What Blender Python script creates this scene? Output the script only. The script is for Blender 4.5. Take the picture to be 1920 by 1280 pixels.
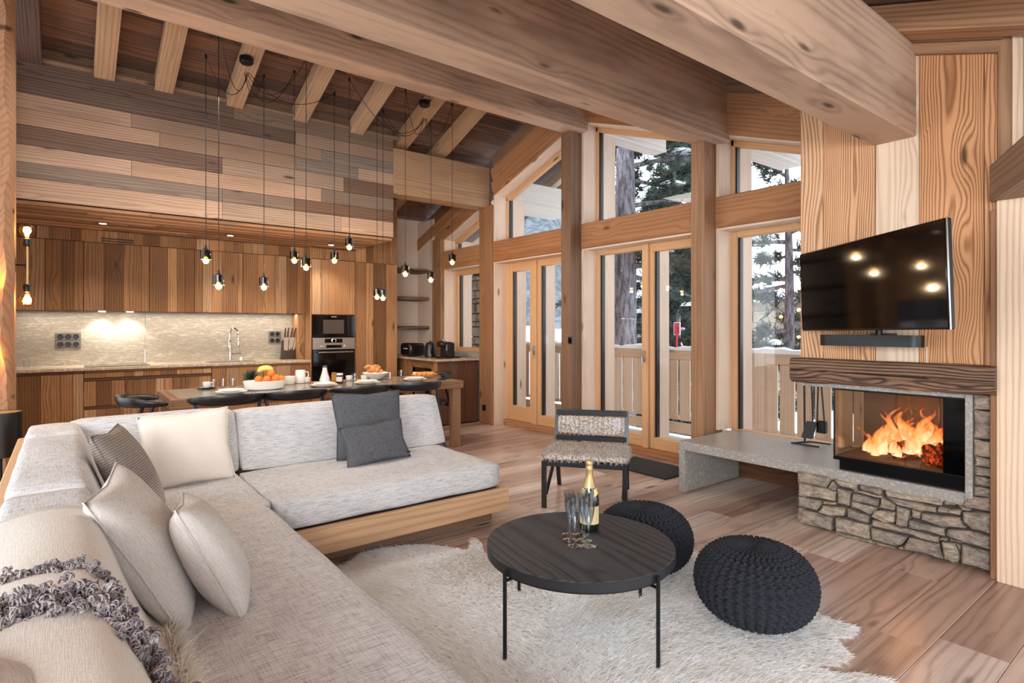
import bpy, math, random
import numpy as np
from mathutils import Vector, Matrix, Euler
random.seed(7); rng = np.random.default_rng(7)
for o in list(bpy.data.objects): bpy.data.objects.remove(o, do_unlink=True)
SC = bpy.context.scene; COL = SC.collection
# ---------------------------------------------------------------- camera, world, lights, exposure
H = 1.36; FPX = 1079.3; YAW = math.radians(52.09); HORY = 613.0
cam_d = bpy.data.cameras.new('camera'); cam = bpy.data.objects.new('camera', cam_d); COL.objects.link(cam)
cam.location = (0, 0, H); cam.rotation_euler = (math.pi/2, 0, YAW - math.pi/2)
cam_d.sensor_width = 36; cam_d.lens = 36*FPX/1920; cam_d.shift_y = -(640-HORY)/1920; cam_d.clip_start = .02; cam_d.clip_end = 500
SC.camera = cam
SC.view_settings.view_transform = 'Standard'; SC.view_settings.look = 'None'
SC.view_settings.exposure = 0.45; SC.view_settings.gamma = 1.0
try: SC.view_settings.use_curve_mapping = False
except Exception: pass
W = bpy.data.worlds.new('overcast_sky'); SC.world = W; W.use_nodes = True
bg = W.node_tree.nodes['Background']; bg.inputs[0].default_value = (0.89, 0.955, 1.0, 1); bg.inputs[1].default_value = 2.6
def area(name, loc, rot, sx, sy, e, col):
    l = bpy.data.lights.new(name, 'AREA'); l.shape = 'RECTANGLE'; l.size = sx; l.size_y = sy; l.energy = e; l.color = col
    o = bpy.data.objects.new(name, l); COL.objects.link(o); o.location = loc; o.rotation_euler = rot; return o
# two large added fill lamps without a visible source: behind the camera, and overhead
area('camera_fill', (-1.6, -1.2, 2.3), (math.radians(72), 0, math.radians(-38)), 3.0, 2.0, 300, (.95, .98, 1))
area('overhead_fill', (1.6, 5.0, 3.3), (0, 0, 0), 2.4, .9, 45, (1, .92, .82))  # unseen warm fill lamp added above the dining side

# ---------------------------------------------------------------- helpers
FW = Vector((math.cos(YAW), math.sin(YAW), 0)); RT = Vector((math.sin(YAW), -math.cos(YAW), 0)); UP = Vector((0, 0, 1))
CAM = Vector((0, 0, H))
def P(x, y, ax, v):
    """where the line of sight of photo pixel x, y meets the real plane ax = v"""
    d = FW + RT*((x-960)/FPX) + UP*((HORY-y)/FPX); i = 'XYZ'.index(ax)
    return CAM + d*((v-CAM[i])/d[i])
CM = {}
def M(*c): return c
def link(o, parent=None):
    COL.objects.link(o)
    if parent is not None:
        o.parent = parent
        if parent.get('_w'):
            m = Matrix.LocRotScale(parent.location, parent.rotation_euler, None).inverted() @ Matrix.LocRotScale(o.location, o.rotation_euler, None)
            o.location = m.to_translation(); o.rotation_euler = m.to_euler()
    return o
def tag(o, label=None, cat=None, group=None, kind=None):
    if label: o['label'] = label
    if cat: o['category'] = cat
    if group: o['group'] = group
    if kind: o['kind'] = kind
    return o
def thing(name, label, cat, loc=(0, 0, 0), rz=0, group=None, world=True, kind=None):
    o = bpy.data.objects.new(name, None); COL.objects.link(o); o.location = loc; o.rotation_euler = (0, 0, rz)
    o.empty_display_size = .05
    if world: o['_w'] = 1
    return tag(o, label, cat, group, kind)
def mesh(name, v, f, smooth=False, mat=None):
    me = bpy.data.meshes.new(name); me.from_pydata([tuple(p) for p in v], [], f); me.update()
    if smooth: me.shade_smooth() if hasattr(me, 'shade_smooth') else None
    if mat: me.materials.append(mat)
    return me
def ob(name, me, parent=None, loc=(0, 0, 0), rot=None, kind=None, label=None):
    o = bpy.data.objects.new(name, me); o.location = loc
    if rot is not None:
        if isinstance(rot, Matrix): o.rotation_euler = rot.to_euler()
        else: o.rotation_euler = rot
    link(o, parent)
    if kind: o['kind'] = kind
    if label: o['label'] = label
    return o
def cbox_vf(dx, dy, dz, b):
    """box with chamfered edges"""
    hx, hy, hz = dx/2, dy/2, dz/2; b = min(b, hx*.45, hy*.45, hz*.45); V = []; idx = {}
    for sx in (-1, 1):
        for sy in (-1, 1):
            for sz in (-1, 1):
                for k in range(3):
                    p = [sx*(hx-b), sy*(hy-b), sz*(hz-b)]; p[k] += (sx, sy, sz)[k]*b
                    idx[(sx, sy, sz, k)] = len(V); V.append(tuple(p))
    F = []
    def q(*k): F.append([idx[i] for i in k])
    for s in (-1, 1):
        q((s,-1,-1,0),(s,1,-1,0),(s,1,1,0),(s,-1,1,0)); q((-1,s,-1,1),(1,s,-1,1),(1,s,1,1),(-1,s,1,1)); q((-1,-1,s,2),(1,-1,s,2),(1,1,s,2),(-1,1,s,2))
    for a in (-1, 1):
        for c in (-1, 1):
            q((a,c,-1,0),(a,c,1,0),(a,c,1,1),(a,c,-1,1)); q((a,-1,c,0),(a,1,c,0),(a,1,c,2),(a,-1,c,2)); q((-1,a,c,1),(1,a,c,1),(1,a,c,2),(-1,a,c,2))
            for e in (-1, 1): q((a,c,e,0),(a,c,e,1),(a,c,e,2))
    # orient outward
    G = []
    for f in F:
        p = [Vector(V[i]) for i in f]; n = (p[1]-p[0]).cross(p[2]-p[0]); c = sum(p, Vector())/len(p)
        G.append(f if n.dot(c) > 0 else f[::-1])
    return V, G
MC = {}
def cbox_mesh(dx, dy, dz, b, mat):
    k = (round(dx, 3), round(dy, 3), round(dz, 3), round(b, 4), mat.name if mat else '')
    if k not in MC:
        v, f = cbox_vf(dx, dy, dz, b); MC[k] = mesh('box', v, f, mat=mat)
    return MC[k]
def bar(name, a, c, w, t, mat, parent=None, up=(0, 0, 1), b=.004, kind=None, label=None):
    """squared timber from a to c; local X along it, w across, t along up"""
    a = Vector(a); c = Vector(c); x = (c-a); L = x.length; x.normalize(); up = Vector(up)
    z = (up - x*up.dot(x)).normalized(); y = z.cross(x)
    R = Matrix((x, y, z)).transposed()
    return ob(name, cbox_mesh(L, w, t, b, mat), parent, (a+c)/2, R, kind, label)
def box(name, p0, p1, mat, parent=None, b=.004, kind=None, label=None, grain=None):
    """axis aligned box; local X runs along the longest side (or grain axis)"""
    p0 = Vector(p0); p1 = Vector(p1); d = [abs(p1[i]-p0[i]) for i in range(3)]; c = (p0+p1)/2
    g = 'XYZ'.index(grain) if grain else d.index(max(d))
    if g == 0: a, e, w, t, up = (-1, 0, 0), (1, 0, 0), d[1], d[2], (0, 0, 1)
    elif g == 1: a, e, w, t, up = (0, -1, 0), (0, 1, 0), d[0], d[2], (0, 0, 1)
    else: a, e, w, t, up = (0, 0, -1), (0, 0, 1), d[1], d[0], (1, 0, 0)
    a = Vector(a)*d[g]/2; e = Vector(e)*d[g]/2
    return bar(name, c+a, c+e, w, t, mat, parent, up, b, kind, label)
class MB:
    def __init__(s): s.v = []; s.f = []
    def add(s, V, F, m=None):
        n = len(s.v); s.v += [tuple(m @ Vector(p)) if m is not None else tuple(p) for p in V]; s.f += [[i+n for i in f] for f in F]; return s
    def box(s, p0, p1, b=.003, m=None):
        p0 = Vector(p0); p1 = Vector(p1); d = p1-p0; V, F = cbox_vf(abs(d.x), abs(d.y), abs(d.z), b); c = (p0+p1)/2
        T = Matrix.Translation(c); return s.add(V, F, (m @ T) if m is not None else T)
    def tube(s, pts, r, n=8, cap=True, m=None, sx=1, sy=1):
        pts = [Vector(p) for p in pts]; N = len(pts); rr = r if hasattr(r, '__len__') else [r]*N; V = []; F = []
        sxx = sx if hasattr(sx, '__len__') else [sx]*N; syy = sy if hasattr(sy, '__len__') else [sy]*N
        t0 = (pts[1]-pts[0]).normalized(); u = Vector((0, 0, 1)) if abs(t0.z) < .9 else Vector((1, 0, 0)); u = (u-t0*u.dot(t0)).normalized()
        for i, p in enumerate(pts):
            t = (pts[min(i+1, N-1)]-pts[max(i-1, 0)]).normalized(); u = (u-t*u.dot(t)); u = u.normalized() if u.length > 1e-6 else t.orthogonal().normalized(); w = t.cross(u)
            for k in range(n):
                a = 2*math.pi*k/n; V.append(p + (u*math.cos(a)*sxx[i] + w*math.sin(a)*syy[i])*rr[i])
        for i in range(N-1):
            for k in range(n): F.append([i*n+k, i*n+(k+1) % n, (i+1)*n+(k+1) % n, (i+1)*n+k])
        if cap: F.append(list(range(n))[::-1]); F.append([(N-1)*n+k for k in range(n)])
        return s.add(V, F, m)
    def lathe(s, prof, n=24, m=None, ox=0, oy=0):
        V = []; F = []
        for (r, z) in prof:
            for k in range(n): a = 2*math.pi*k/n; V.append((ox+r*math.cos(a), oy+r*math.sin(a), z))
        for i in range(len(prof)-1):
            for k in range(n): F.append([i*n+k, i*n+(k+1) % n, (i+1)*n+(k+1) % n, (i+1)*n+k])
        if prof[0][0] > 1e-5: F.append(list(range(n))[::-1])
        if prof[-1][0] > 1e-5: F.append([(len(prof)-1)*n+k for k in range(n)])
        return s.add(V, F, m)
    def grid(s, G, m=None):
        nu = len(G); nv = len(G[0]); V = [p for r in G for p in r]
        return s.add(V, [[i*nv+j, (i+1)*nv+j, (i+1)*nv+j+1, i*nv+j+1] for i in range(nu-1) for j in range(nv-1)], m)
    def build(s, name, mat, parent=None, loc=(0, 0, 0), rot=None, smooth=True, kind=None, label=None, ang=None):
        me = mesh(name, s.v, s.f, False, mat)
        if smooth:
            import bmesh
            bm = bmesh.new(); bm.from_mesh(me); bmesh.ops.remove_doubles(bm, verts=bm.verts, dist=1e-5)
            if ang is not None or True:
                lim = math.radians(ang or 40)
                for f in bm.faces: f.smooth = True
                for e in bm.edges:
                    if len(e.link_faces) == 2 and e.calc_face_angle(0) > lim: e.smooth = False
            bm.to_mesh(me); bm.free()
        return ob(name, me, parent, loc, rot, kind, label)
def dup(root, loc=None, rz=None, label=None, group=None):
    r = root.copy(); COL.objects.link(r)
    if loc is not None: r.location = loc
    if rz is not None: r.rotation_euler = (0, 0, rz)
    if label: r['label'] = label
    if group: r['group'] = group
    for ch in list(root.children):
        c = ch.copy(); COL.objects.link(c); c.parent = r
        for g in list(ch.children):
            d = g.copy(); COL.objects.link(d); d.parent = c
    return r
# ---------------------------------------------------------------- materials
def sr(h):
    if isinstance(h, str): h = tuple(int(h[i:i+2], 16)/255 for i in (0, 2, 4))
    return tuple((c/12.92 if c <= .04045 else ((c+.055)/1.055)**2.4) for c in h)+(1,)
class NT:
    def __init__(s, name):
        s.m = bpy.data.materials.new(name); s.m.use_nodes = True; s.t = s.m.node_tree; s.n = s.t.nodes; s.b = s.n['Principled BSDF']; s.out = s.n['Material Output']
    def nd(s, ty, **k):
        n = s.n.new(ty)
        for a, v in k.items():
            if a.startswith('i_'): n.inputs[int(a[2:])].default_value = v
            else: setattr(n, a, v)
        return n
    def l(s, a, b): s.t.links.new(a, b); return s
    def math(s, op, a, b=None, c=None, clamp=False):
        n = s.nd('ShaderNodeMath', operation=op, use_clamp=clamp)
        for i, x in enumerate((a, b, c)):
            if x is None: continue
            if isinstance(x, (int, float)): n.inputs[i].default_value = x
            else: s.l(x, n.inputs[i])
        return n.outputs[0]
    def mapr(s, x, a, b, c=0, d=1, smooth=False):
        n = s.nd('ShaderNodeMapRange'); n.clamp = True
        if smooth: n.interpolation_type = 'SMOOTHSTEP'
        s.l(x, n.inputs[0])
        for i, v in enumerate((a, b, c, d)): n.inputs[i+1].default_value = v
        return n.outputs[0]
    def mix(s, f, a, b, blend='MIX'):
        n = s.nd('ShaderNodeMix', data_type='RGBA', blend_type=blend)
        for i, x in ((0, f), (6, a), (7, b)):
            if isinstance(x, (int, float)): n.inputs[i].default_value = x
            elif isinstance(x, tuple): n.inputs[i].default_value = x
            else: s.l(x, n.inputs[i])
        return n.outputs[2]
    def vscale(s, v, sc, add=None):
        n = s.nd('ShaderNodeMapping'); s.l(v, n.inputs[0]); n.inputs[3].default_value = sc
        if add: n.inputs[1].default_value = add
        return n.outputs[0]
    def noise(s, v, scale, detail=2, rough=.5, dist=0):
        n = s.nd('ShaderNodeTexNoise'); s.l(v, n.inputs['Vector']); n.inputs['Scale'].default_value = scale; n.inputs['Detail'].default_value = detail; n.inputs['Roughness'].default_value = rough; n.inputs['Distortion'].default_value = dist
        return n.outputs[0], n.outputs[1]
    def bump(s, h, st, dist=.01):
        n = s.nd('ShaderNodeBump'); n.inputs['Strength'].default_value = st; n.inputs['Distance'].default_value = dist; s.l(h, n.inputs['Height']); s.l(n.outputs[0], s.b.inputs['Normal'])
    def col(s, c):
        if isinstance(c, tuple): s.b.inputs['Base Color'].default_value = c
        else: s.l(c, s.b.inputs['Base Color'])
    def set(s, **k):
        for a, v in k.items(): s.b.inputs[a.replace('_', ' ')].default_value = v
        return s
    def obj(s): return s.nd('ShaderNodeTexCoord').outputs['Object']
    def rnd(s): return s.nd('ShaderNodeObjectInfo').outputs['Random']
def plain(name, c, rough=.5, metal=0, **k):
    t = NT(name); t.col(sr(c)); t.set(Roughness=rough, Metallic=metal, **k); return t.m
def mute(h, k=.30, g=1.08):
    c = [int(h[i:i+2], 16)/255 for i in (0, 2, 4)]; l = .3*c[0]+.55*c[1]+.15*c[2]; return tuple(min(1, (x*(1-k)+l*k)*g*s_) for x, s_ in zip(c, (1, .990, .985)))
def wood(name, light, dark, tints=('ffffff',), ring=22, contrast=.55, rough=.62, knots=.5, bump=.25, stretch=.10, fine=.35, stain=.35, warp=.05, mk=.34, spec=.3):
    t = NT(name); o = t.obj(); R = t.rnd()
    r1 = t.math('FRACT', t.math('MULTIPLY', R, 37.7)); r2 = t.math('FRACT', t.math('MULTIPLY', R, 91.3)); r3 = t.math('FRACT', t.math('MULTIPLY', R, 173.9))
    cx = t.nd('ShaderNodeCombineXYZ'); t.l(t.math('MULTIPLY', r1, 40), cx.inputs[0]); t.l(t.math('MULTIPLY_ADD', r2, .16, -.08), cx.inputs[1]); t.l(t.math('MULTIPLY_ADD', r3, .10, .03), cx.inputs[2])
    ad = t.nd('ShaderNodeVectorMath', operation='ADD'); t.l(o, ad.inputs[0]); t.l(cx.outputs[0], ad.inputs[1]); p = ad.outputs[0]
    # knots
    vs = t.vscale(p, (1.9, 6.5, 6.5)); vo = t.nd('ShaderNodeTexVoronoi'); t.l(vs, vo.inputs['Vector']); vo.inputs['Scale'].default_value = 1.0
    sep = t.nd('ShaderNodeSeparateColor'); t.l(vo.outputs['Color'], sep.inputs[0]); gate = t.math('LESS_THAN', sep.outputs[0], knots)
    kn = t.math('MULTIPLY', t.mapr(vo.outputs['Distance'], .05, .17, 1, 0, True), gate)
    kw = t.math('MULTIPLY', t.mapr(vo.outputs['Distance'], 0, .5, 1, 0, True), gate)
    pm = t.vscale(p, (stretch, 1, 1)); nf, nc = t.noise(t.vscale(p, (.9, 5, 5)), 1.0, 2)
    s1 = t.nd('ShaderNodeVectorMath', operation='SUBTRACT'); t.l(nc, s1.inputs[0]); s1.inputs[1].default_value = (.5, .5, .5)
    s2 = t.nd('ShaderNodeVectorMath', operation='SCALE'); t.l(s1.outputs[0], s2.inputs[0]); s2.inputs[3].default_value = warp
    a2 = t.nd('ShaderNodeVectorMath', operation='ADD'); t.l(pm, a2.inputs[0]); t.l(s2.outputs[0], a2.inputs[1])
    kb = t.nd('ShaderNodeCombineXYZ'); t.l(t.math('MULTIPLY', kw, .03), kb.inputs[1]); t.l(t.math('MULTIPLY', kw, .03), kb.inputs[2])
    a3 = t.nd('ShaderNodeVectorMath', operation='ADD'); t.l(a2.outputs[0], a3.inputs[0]); t.l(kb.outputs[0], a3.inputs[1])
    wv = t.nd('ShaderNodeTexWave', wave_type='RINGS', rings_direction='X', wave_profile='SIN'); t.l(a3.outputs[0], wv.inputs['Vector'])
    wv.inputs['Scale'].default_value = ring; wv.inputs['Distortion'].default_value = 1.2; wv.inputs['Detail'].default_value = 2; wv.inputs['Detail Scale'].default_value = 1.2
    w = t.math('POWER', wv.outputs['Fac'], 2.2)
    fn, _ = t.noise(t.vscale(p, (3.5, 150, 150)), 1.0, 3, .6)
    st, _ = t.noise(t.vscale(p, (1.1, 5, 5)), 1.0, 3, .6)
    fac = t.math('ADD', t.math('MULTIPLY', w, contrast), t.math('MULTIPLY', t.math('SUBTRACT', fn, .45), fine*2))
    fac = t.math('ADD', fac, t.math('MULTIPLY', t.math('SUBTRACT', st, .48), stain*2.4), clamp=True)
    light = mute(light, mk); dark = mute(dark, mk); c = t.mix(fac, sr(light), sr(dark))
    cr = t.nd('ShaderNodeValToRGB'); cr.color_ramp.interpolation = 'LINEAR'; t.l(r2, cr.inputs[0]); e = cr.color_ramp.elements
    while len(e) < len(tints): e.new(.5)
    for i, h in enumerate(tints):
        e[i].position = i/max(1, len(tints)-1); e[i].color = sr(mute(h, .2, 1.0))
    c = t.mix(1.0, c, cr.outputs[0], 'MULTIPLY')
    dk = tuple(x*.22 for x in sr(dark)[:3])+(1,)
    c = t.mix(t.math('MULTIPLY', kn, .85), c, dk)
    t.col(c); t.set(Roughness=rough); t.b.inputs['Specular IOR Level'].default_value = spec
    t.bump(t.math('ADD', t.math('MULTIPLY', w, -1), t.math('MULTIPLY', fn, .6)), bump, .004)
    return t.m
def fabric(name, c1, c2, dens=1.0, rough=.95, streak=.7, bump=.4, amp=1.0):
    t = NT(name); o = t.obj()
    a, _ = t.noise(t.vscale(o, (14*dens, 260*dens, 260*dens)), 1, 2, .6); b, _ = t.noise(t.vscale(o, (260*dens, 14*dens, 200*dens)), 1, 2, .6); g, _ = t.noise(o, 3.0, 2)
    f = t.math('ADD', t.math('MULTIPLY', t.mapr(a, .44, .68), streak), t.math('MULTIPLY', t.mapr(b, .46, .70), streak*.7))
    f = t.math('ADD', f, t.math('MULTIPLY', t.math('SUBTRACT', g, .5), .5), clamp=True)
    t.col(t.mix(t.math('MULTIPLY', f, amp), sr(c1), sr(c2))); t.set(Roughness=rough); t.b.inputs['Specular IOR Level'].default_value = .1
    t.bump(t.math('ADD', a, b), bump, .002); return t.m
def granite(name, c1, c2, c3, sc=1.0, rough=.45, stretch=(1, 1, 1)):
    t = NT(name); o = t.vscale(t.obj(), stretch)
    n1, _ = t.noise(o, 110*sc, 3, .7); n2, _ = t.noise(o, 34*sc, 3, .6); n3, _ = t.noise(o, 4, 2)
    c = t.mix(t.mapr(n1, .38, .62), sr(c1), sr(c2)); c = t.mix(t.mapr(n2, .52, .66), c, sr(c3)); c = t.mix(t.mapr(n3, .3, .8, 0, .35), c, sr(c2))
    t.col(c); t.set(Roughness=rough); t.bump(n1, .25, .002); return t.m
def emis(name, c, s):
    t = NT(name); t.n.remove(t.b); e = t.nd('ShaderNodeEmission'); e.inputs[0].default_value = sr(c); e.inputs[1].default_value = s; t.l(e.outputs[0], t.out.inputs[0]); return t.m
def clear(name, tint='ffffff', gloss=1.0, rough=.0, ior=1.45, dens=0.0, dcol='ffffff'):
    """thin glass: looks straight through, mirrors at grazing angles"""
    t = NT(name); t.n.remove(t.b); tr = t.nd('ShaderNodeBsdfTransparent'); tr.inputs[0].default_value = sr(tint); gl = t.nd('ShaderNodeBsdfGlossy'); gl.inputs['Roughness'].default_value = rough
    fr = t.nd('ShaderNodeLayerWeight'); fr.inputs[0].default_value = .5; mx = t.nd('ShaderNodeMixShader'); fz = t.math('MULTIPLY_ADD', t.math('POWER', fr.outputs['Facing'], 5.0), .9, .035); t.l(t.math('MULTIPLY', fz, gloss, clamp=True), mx.inputs[0]); t.l(tr.outputs[0], mx.inputs[1]); t.l(gl.outputs[0], mx.inputs[2]); o = mx.outputs[0]
    t.l(o, t.out.inputs[0]); return t.m
WD = {}
WD['beam'] = wood('beam_pine', 'c29c7e', '70523f', ('ffffff', 'f2e4d6'), ring=9, contrast=.28, knots=.4, stretch=.05, fine=.22, stain=.75, bump=.15)
WD['post'] = wood('post_pine', 'a8764c', '6e4628', ('ffffff', 'ead8c8'), ring=12, contrast=.35, knots=.4, stretch=.06, fine=.3, stain=.4)
WD['postgrey'] = wood('post_weathered', '8c684c', '543a2a', ('ffffff', 'ead8c8'), ring=12, contrast=.4, knots=.4, stretch=.06, fine=.3, stain=.5)
WD['transom'] = wood('transom_pine', 'b07a4c', '7c4a28', ('ffffff', 'f0dcc8'), mk=.25, ring=11, contrast=.4, knots=.55, stretch=.06, fine=.25, stain=.35)
WD['jamb'] = wood('pale_lining', 'dcc0a6', 'b08c6e', ('ffffff', 'f4ece4'), ring=14, contrast=.25, knots=.35, stretch=.05, fine=.25, stain=.3)
WD['win'] = wood('window_oak', 'cc9a68', 'a87648', ('ffffff',), mk=.2, ring=16, contrast=.25, knots=.05, stretch=.05, fine=.25, stain=.2, rough=.45)
WD['roof'] = wood('roof_board', 'a07c66', '5a4234', ('ffffff', 'b0a29e', 'dcbca4', '8a8286', 'e8c8b0'), ring=14, contrast=.5, knots=.5, fine=.4, stain=.5)
WD['rafter'] = wood('rafter_pine', 'c0966c', '7c5838', ('ffffff', 'e8d8c4'), ring=12, contrast=.35, knots=.35, stretch=.05, fine=.3, stain=.4)
WD['mezz'] = wood('reclaimed_board', 'c09a7c', '775741', ('e8cdb4', '8f8078', 'fff0e0', '9a7f6c', 'c8bcb0', 'ffe8d4', '8a6c5c'), ring=13, contrast=.5, knots=.5, fine=.4, stain=.45)
WD['soffit'] = wood('soffit_board', 'c0946e', '7a573c', ('e8cdb4', 'b0a090', 'ffe8d0', 'a88868'), ring=13, contrast=.45, knots=.4, fine=.4, stain=.4)
WD['kitchen'] = wood('kitchen_board', 'b68e64', '6c4e34', ('ffffff', 'b89878', 'fbe2c4', 'a08468', 'ffe8cc'), mk=.24, ring=14, contrast=.5, knots=.55, fine=.4, stain=.5)
WD['tvwall'] = wood('chimney_board', 'd2a376', '8a5832', ('ffffff', 'f8e0c8', 'fff0e4'), mk=.22, ring=26, contrast=.8, knots=.75, fine=.3, stain=.25, warp=.08, bump=.4)
WD['pale'] = wood('pale_board', 'd9b795', 'a9825f', ('ffffff',), ring=12, contrast=.45, knots=.35, fine=.25, stain=.2)
WD['floor'] = wood('oak_floor', 'd4bfb0', '84695c', ('f8ece4', 'cdb4aa', 'ffffff', 'e6d0c4', 'c4a89e', 'fff8f2'), ring=11, contrast=.42, knots=.55, fine=.4, stain=.6, rough=.32, bump=.08, spec=.6, mk=.38)
WD['mantel'] = wood('old_mantel', '835c40', '341f14', ('ffffff',), ring=16, contrast=.85, knots=.4, fine=.5, stain=.4, bump=.8)
WD['dark'] = wood('dark_cabinet', '7c5038', '46291c', ('ffffff', 'c8b0a0', 'e8c8b0'), ring=13, contrast=.5, knots=.3, fine=.4, stain=.5)
WD['sofa'] = wood('sofa_board', 'cb9764', '8f6036', ('ffffff',), ring=9, contrast=.4, knots=.7, fine=.3, stain=.3)
WD['table'] = wood('table_board', 'a87a56', '684630', ('ffffff', 'e0ccb8'), ring=14, contrast=.55, knots=.4, fine=.45, stain=.5)
WD['out'] = wood('larch_rail', 'd9bda0', 'b09474', ('ffffff', 'f4e8dc'), ring=10, contrast=.25, knots=.35, fine=.25, stain=.25)
WD['black'] = wood('charred_oak', '37393f', '18191c', ('ffffff',), ring=13, contrast=.7, knots=.15, fine=.5, stain=.3, rough=.5, bump=.5)
WD['grey'] = wood('grey_purlin', 'cfc4b8', 'a89c90', ('ffffff',), ring=9, contrast=.3, knots=.4, fine=.3, stain=.3)
MT = {}
MT['black'] = plain('black_metal', '141416', .38, .3)
MT['blackwood'] = plain('black_lacquer', '17171b', .33)
MT['plastic'] = plain('black_plastic', '101012', .3)
MT['screen'] = plain('black_screen', '040406', .06)
MT['steel'] = plain('brushed_steel', 'b9b4ae', .28, 1)
MT['chrome'] = plain('chrome', 'e6e6e6', .08, 1)
MT['plaster'] = plain('beige_plaster', 'dcc8b8', .9)
MT['white'] = plain('white_ceramic', 'efece8', .18)
MT['grey_plate'] = plain('grey_plate', '3c3a3c', .35)
MT['socket'] = plain('grey_socket', '6a635e', .5)
MT['snow'] = plain('snow', 'f4f6fa', .7)
MT['granite'] = granite('grey_granite', 'a8a29c', '85807a', 'bab5af', 1.6, .3)
MT['splash'] = granite('splash_granite', 'aaa090', '8c8274', 'bcb2a4', .9, .5, (.35, 1, 2.2))
MT['top'] = granite('worktop_granite', 'bba890', '9a8872', 'd0bea8', .8, .25)
MT['glass'] = clear('window_glass', 'fbfdff', 1.0)
MT['drink'] = clear('drinking_glass', 'fafbfc', 1.2, .02, 1.5)
MT['flute'] = clear('crystal', 'eef1f4', 3.2, 0)
MT['smoke'] = clear('smoked_glass', 'a08c80', 2.0, .05)
MT['bulb'] = emis('glowing_bulb', 'ffd9a0', 28)
MT['bulbglass'] = clear('bulb_glass', 'ffdca8', 1.0)
MT['led'] = emis('led_disc', 'fff0d8', 14)
MT['linen'] = fabric('sofa_linen', 'd8d6d6', '9c9b9e')
MT['greige'] = fabric('beige_weave', 'cfc8c2', '9e9893', 1.6, streak=.5)
MT['white_f'] = fabric('cream_cotton', 'f0e6da', 'dccfc2', 1.6, streak=.3)
MT['dark_f'] = fabric('slate_quilt', '646468', '444448', 1.2, streak=.7)
MT['throw_f'] = fabric('beige_throw', 'dcd6cf', 'bab3ac', 2.0, streak=.4)
MT['gold'] = plain('gold_foil', 'b09468', .4, .7)
# ================================================================ STRUCTURE
def S(o, label=None): return tag(o, label, None, None, 'structure')
def rb(y): return 4.28 - .345*abs(y-4.82)
SL = math.atan(.345); NL = Vector((0, math.sin(SL), math.cos(SL))); NR = Vector((0, -math.sin(SL), math.cos(SL)))
# floor: one slab and its oak boards, running along X
fl = S(box('floor', (-3.2, -2.0, -.22), (4.93, 8.7, -.021), WD['floor'], b=.001), 'wide oak board floor in mixed pale and pinkish brown tones')
fl['_w'] = 0
def wparent(o): o['_w'] = 1; return o
flw = wparent(fl)
y = -.72; rr = random.Random(3)
while y < 8.5:
    w = rr.choice((.16, .19, .2, .22, .24)); x = -.95 - rr.random()*1.4
    while x < 4.93:
        L = rr.uniform(1.3, 2.4); x1 = min(x+L, 4.93)
        if x1 > -.9 and x1-x > .12: box('plank', (max(x, -1.0), y, -.021), (x1-.0015, y+w-.002, 0), WD['floor'], flw, b=.0015)
        x += L
    y += w
# ceiling slab (both pitches) with boards
ce = MB()
for s in (1, -1):
    y1 = 4.82 + s*7.2
    q = [(-3.4, 4.82, 4.50), (6.7, 4.82, 4.50), (6.7, y1, rb(y1)+.22), (-3.4, y1, rb(y1)+.22)]
    ce.add(q + [(a, b_, c+.12) for a, b_, c in q], [[0, 1, 2, 3], [4, 5, 6, 7], [0, 1, 5, 4], [1, 2, 6, 5], [2, 3, 7, 6], [3, 0, 4, 7]])
ceiling = wparent(S(ce.build('ceiling', WD['roof'], smooth=False), 'steep boarded timber ceiling under the gable roof'))
d = .10; k = 0
while d < 4.15:    # left pitch, boards along X
    yy = 4.82 + d*math.cos(SL); zz = rb(yy)+.175; rr2 = random.Random(k)
    x = -.75 - rr2.random(); w = .17
    while x < 4.9:
        x1 = min(x+rr2.uniform(2.0, 3.6), 4.9)
        if x1 > -.7: bar('plank', (x, yy, zz), (x1-.002, yy, zz), w-.004, .022, WD['roof'], ceiling, NL, .003)
        x = x1
    d += w; k += 1
x = -2.2; k = 0
while x < 4.6:     # right pitch, wide boards running down the slope
    w = (.27, .2, .3, .24)[k % 4]; ya, yb = 4.80, -1.6
    for (a, c) in ((4.78, 2.6), (2.598, -1.6)):
        bar('plank', (x+w/2, a, rb(a)+.165+.012*(k % 2)), (x+w/2, c, rb(c)+.165+.012*(k % 2)), w-.005, .024, WD['mezz'] if k % 3 else WD['soffit'], ceiling, NR, .003)
    x += w; k += 1
for i, x in enumerate((-.24, .30, .78, 1.42, 2.10, 2.765, 3.40, 3.98)):
    wd = .18 if i == 0 else .16
    bar('rafter', (x, 4.86, rb(4.86)+.075), (x, 8.75, rb(8.75)+.075), wd, .15, WD['roof'] if i == 0 else WD['rafter'], ceiling, NL, .004)
for i, x in enumerate((-1.6, -.9, -.24, .42, 1.10, 1.78, 2.45, 3.10, 3.82)):
    bar('rafter', (x, 4.78, rb(4.78)+.075), (x, -1.7, rb(-1.7)+.075), .17, .15, WD['soffit'] if i == 8 else WD['rafter'], ceiling, NR, .004)
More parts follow.
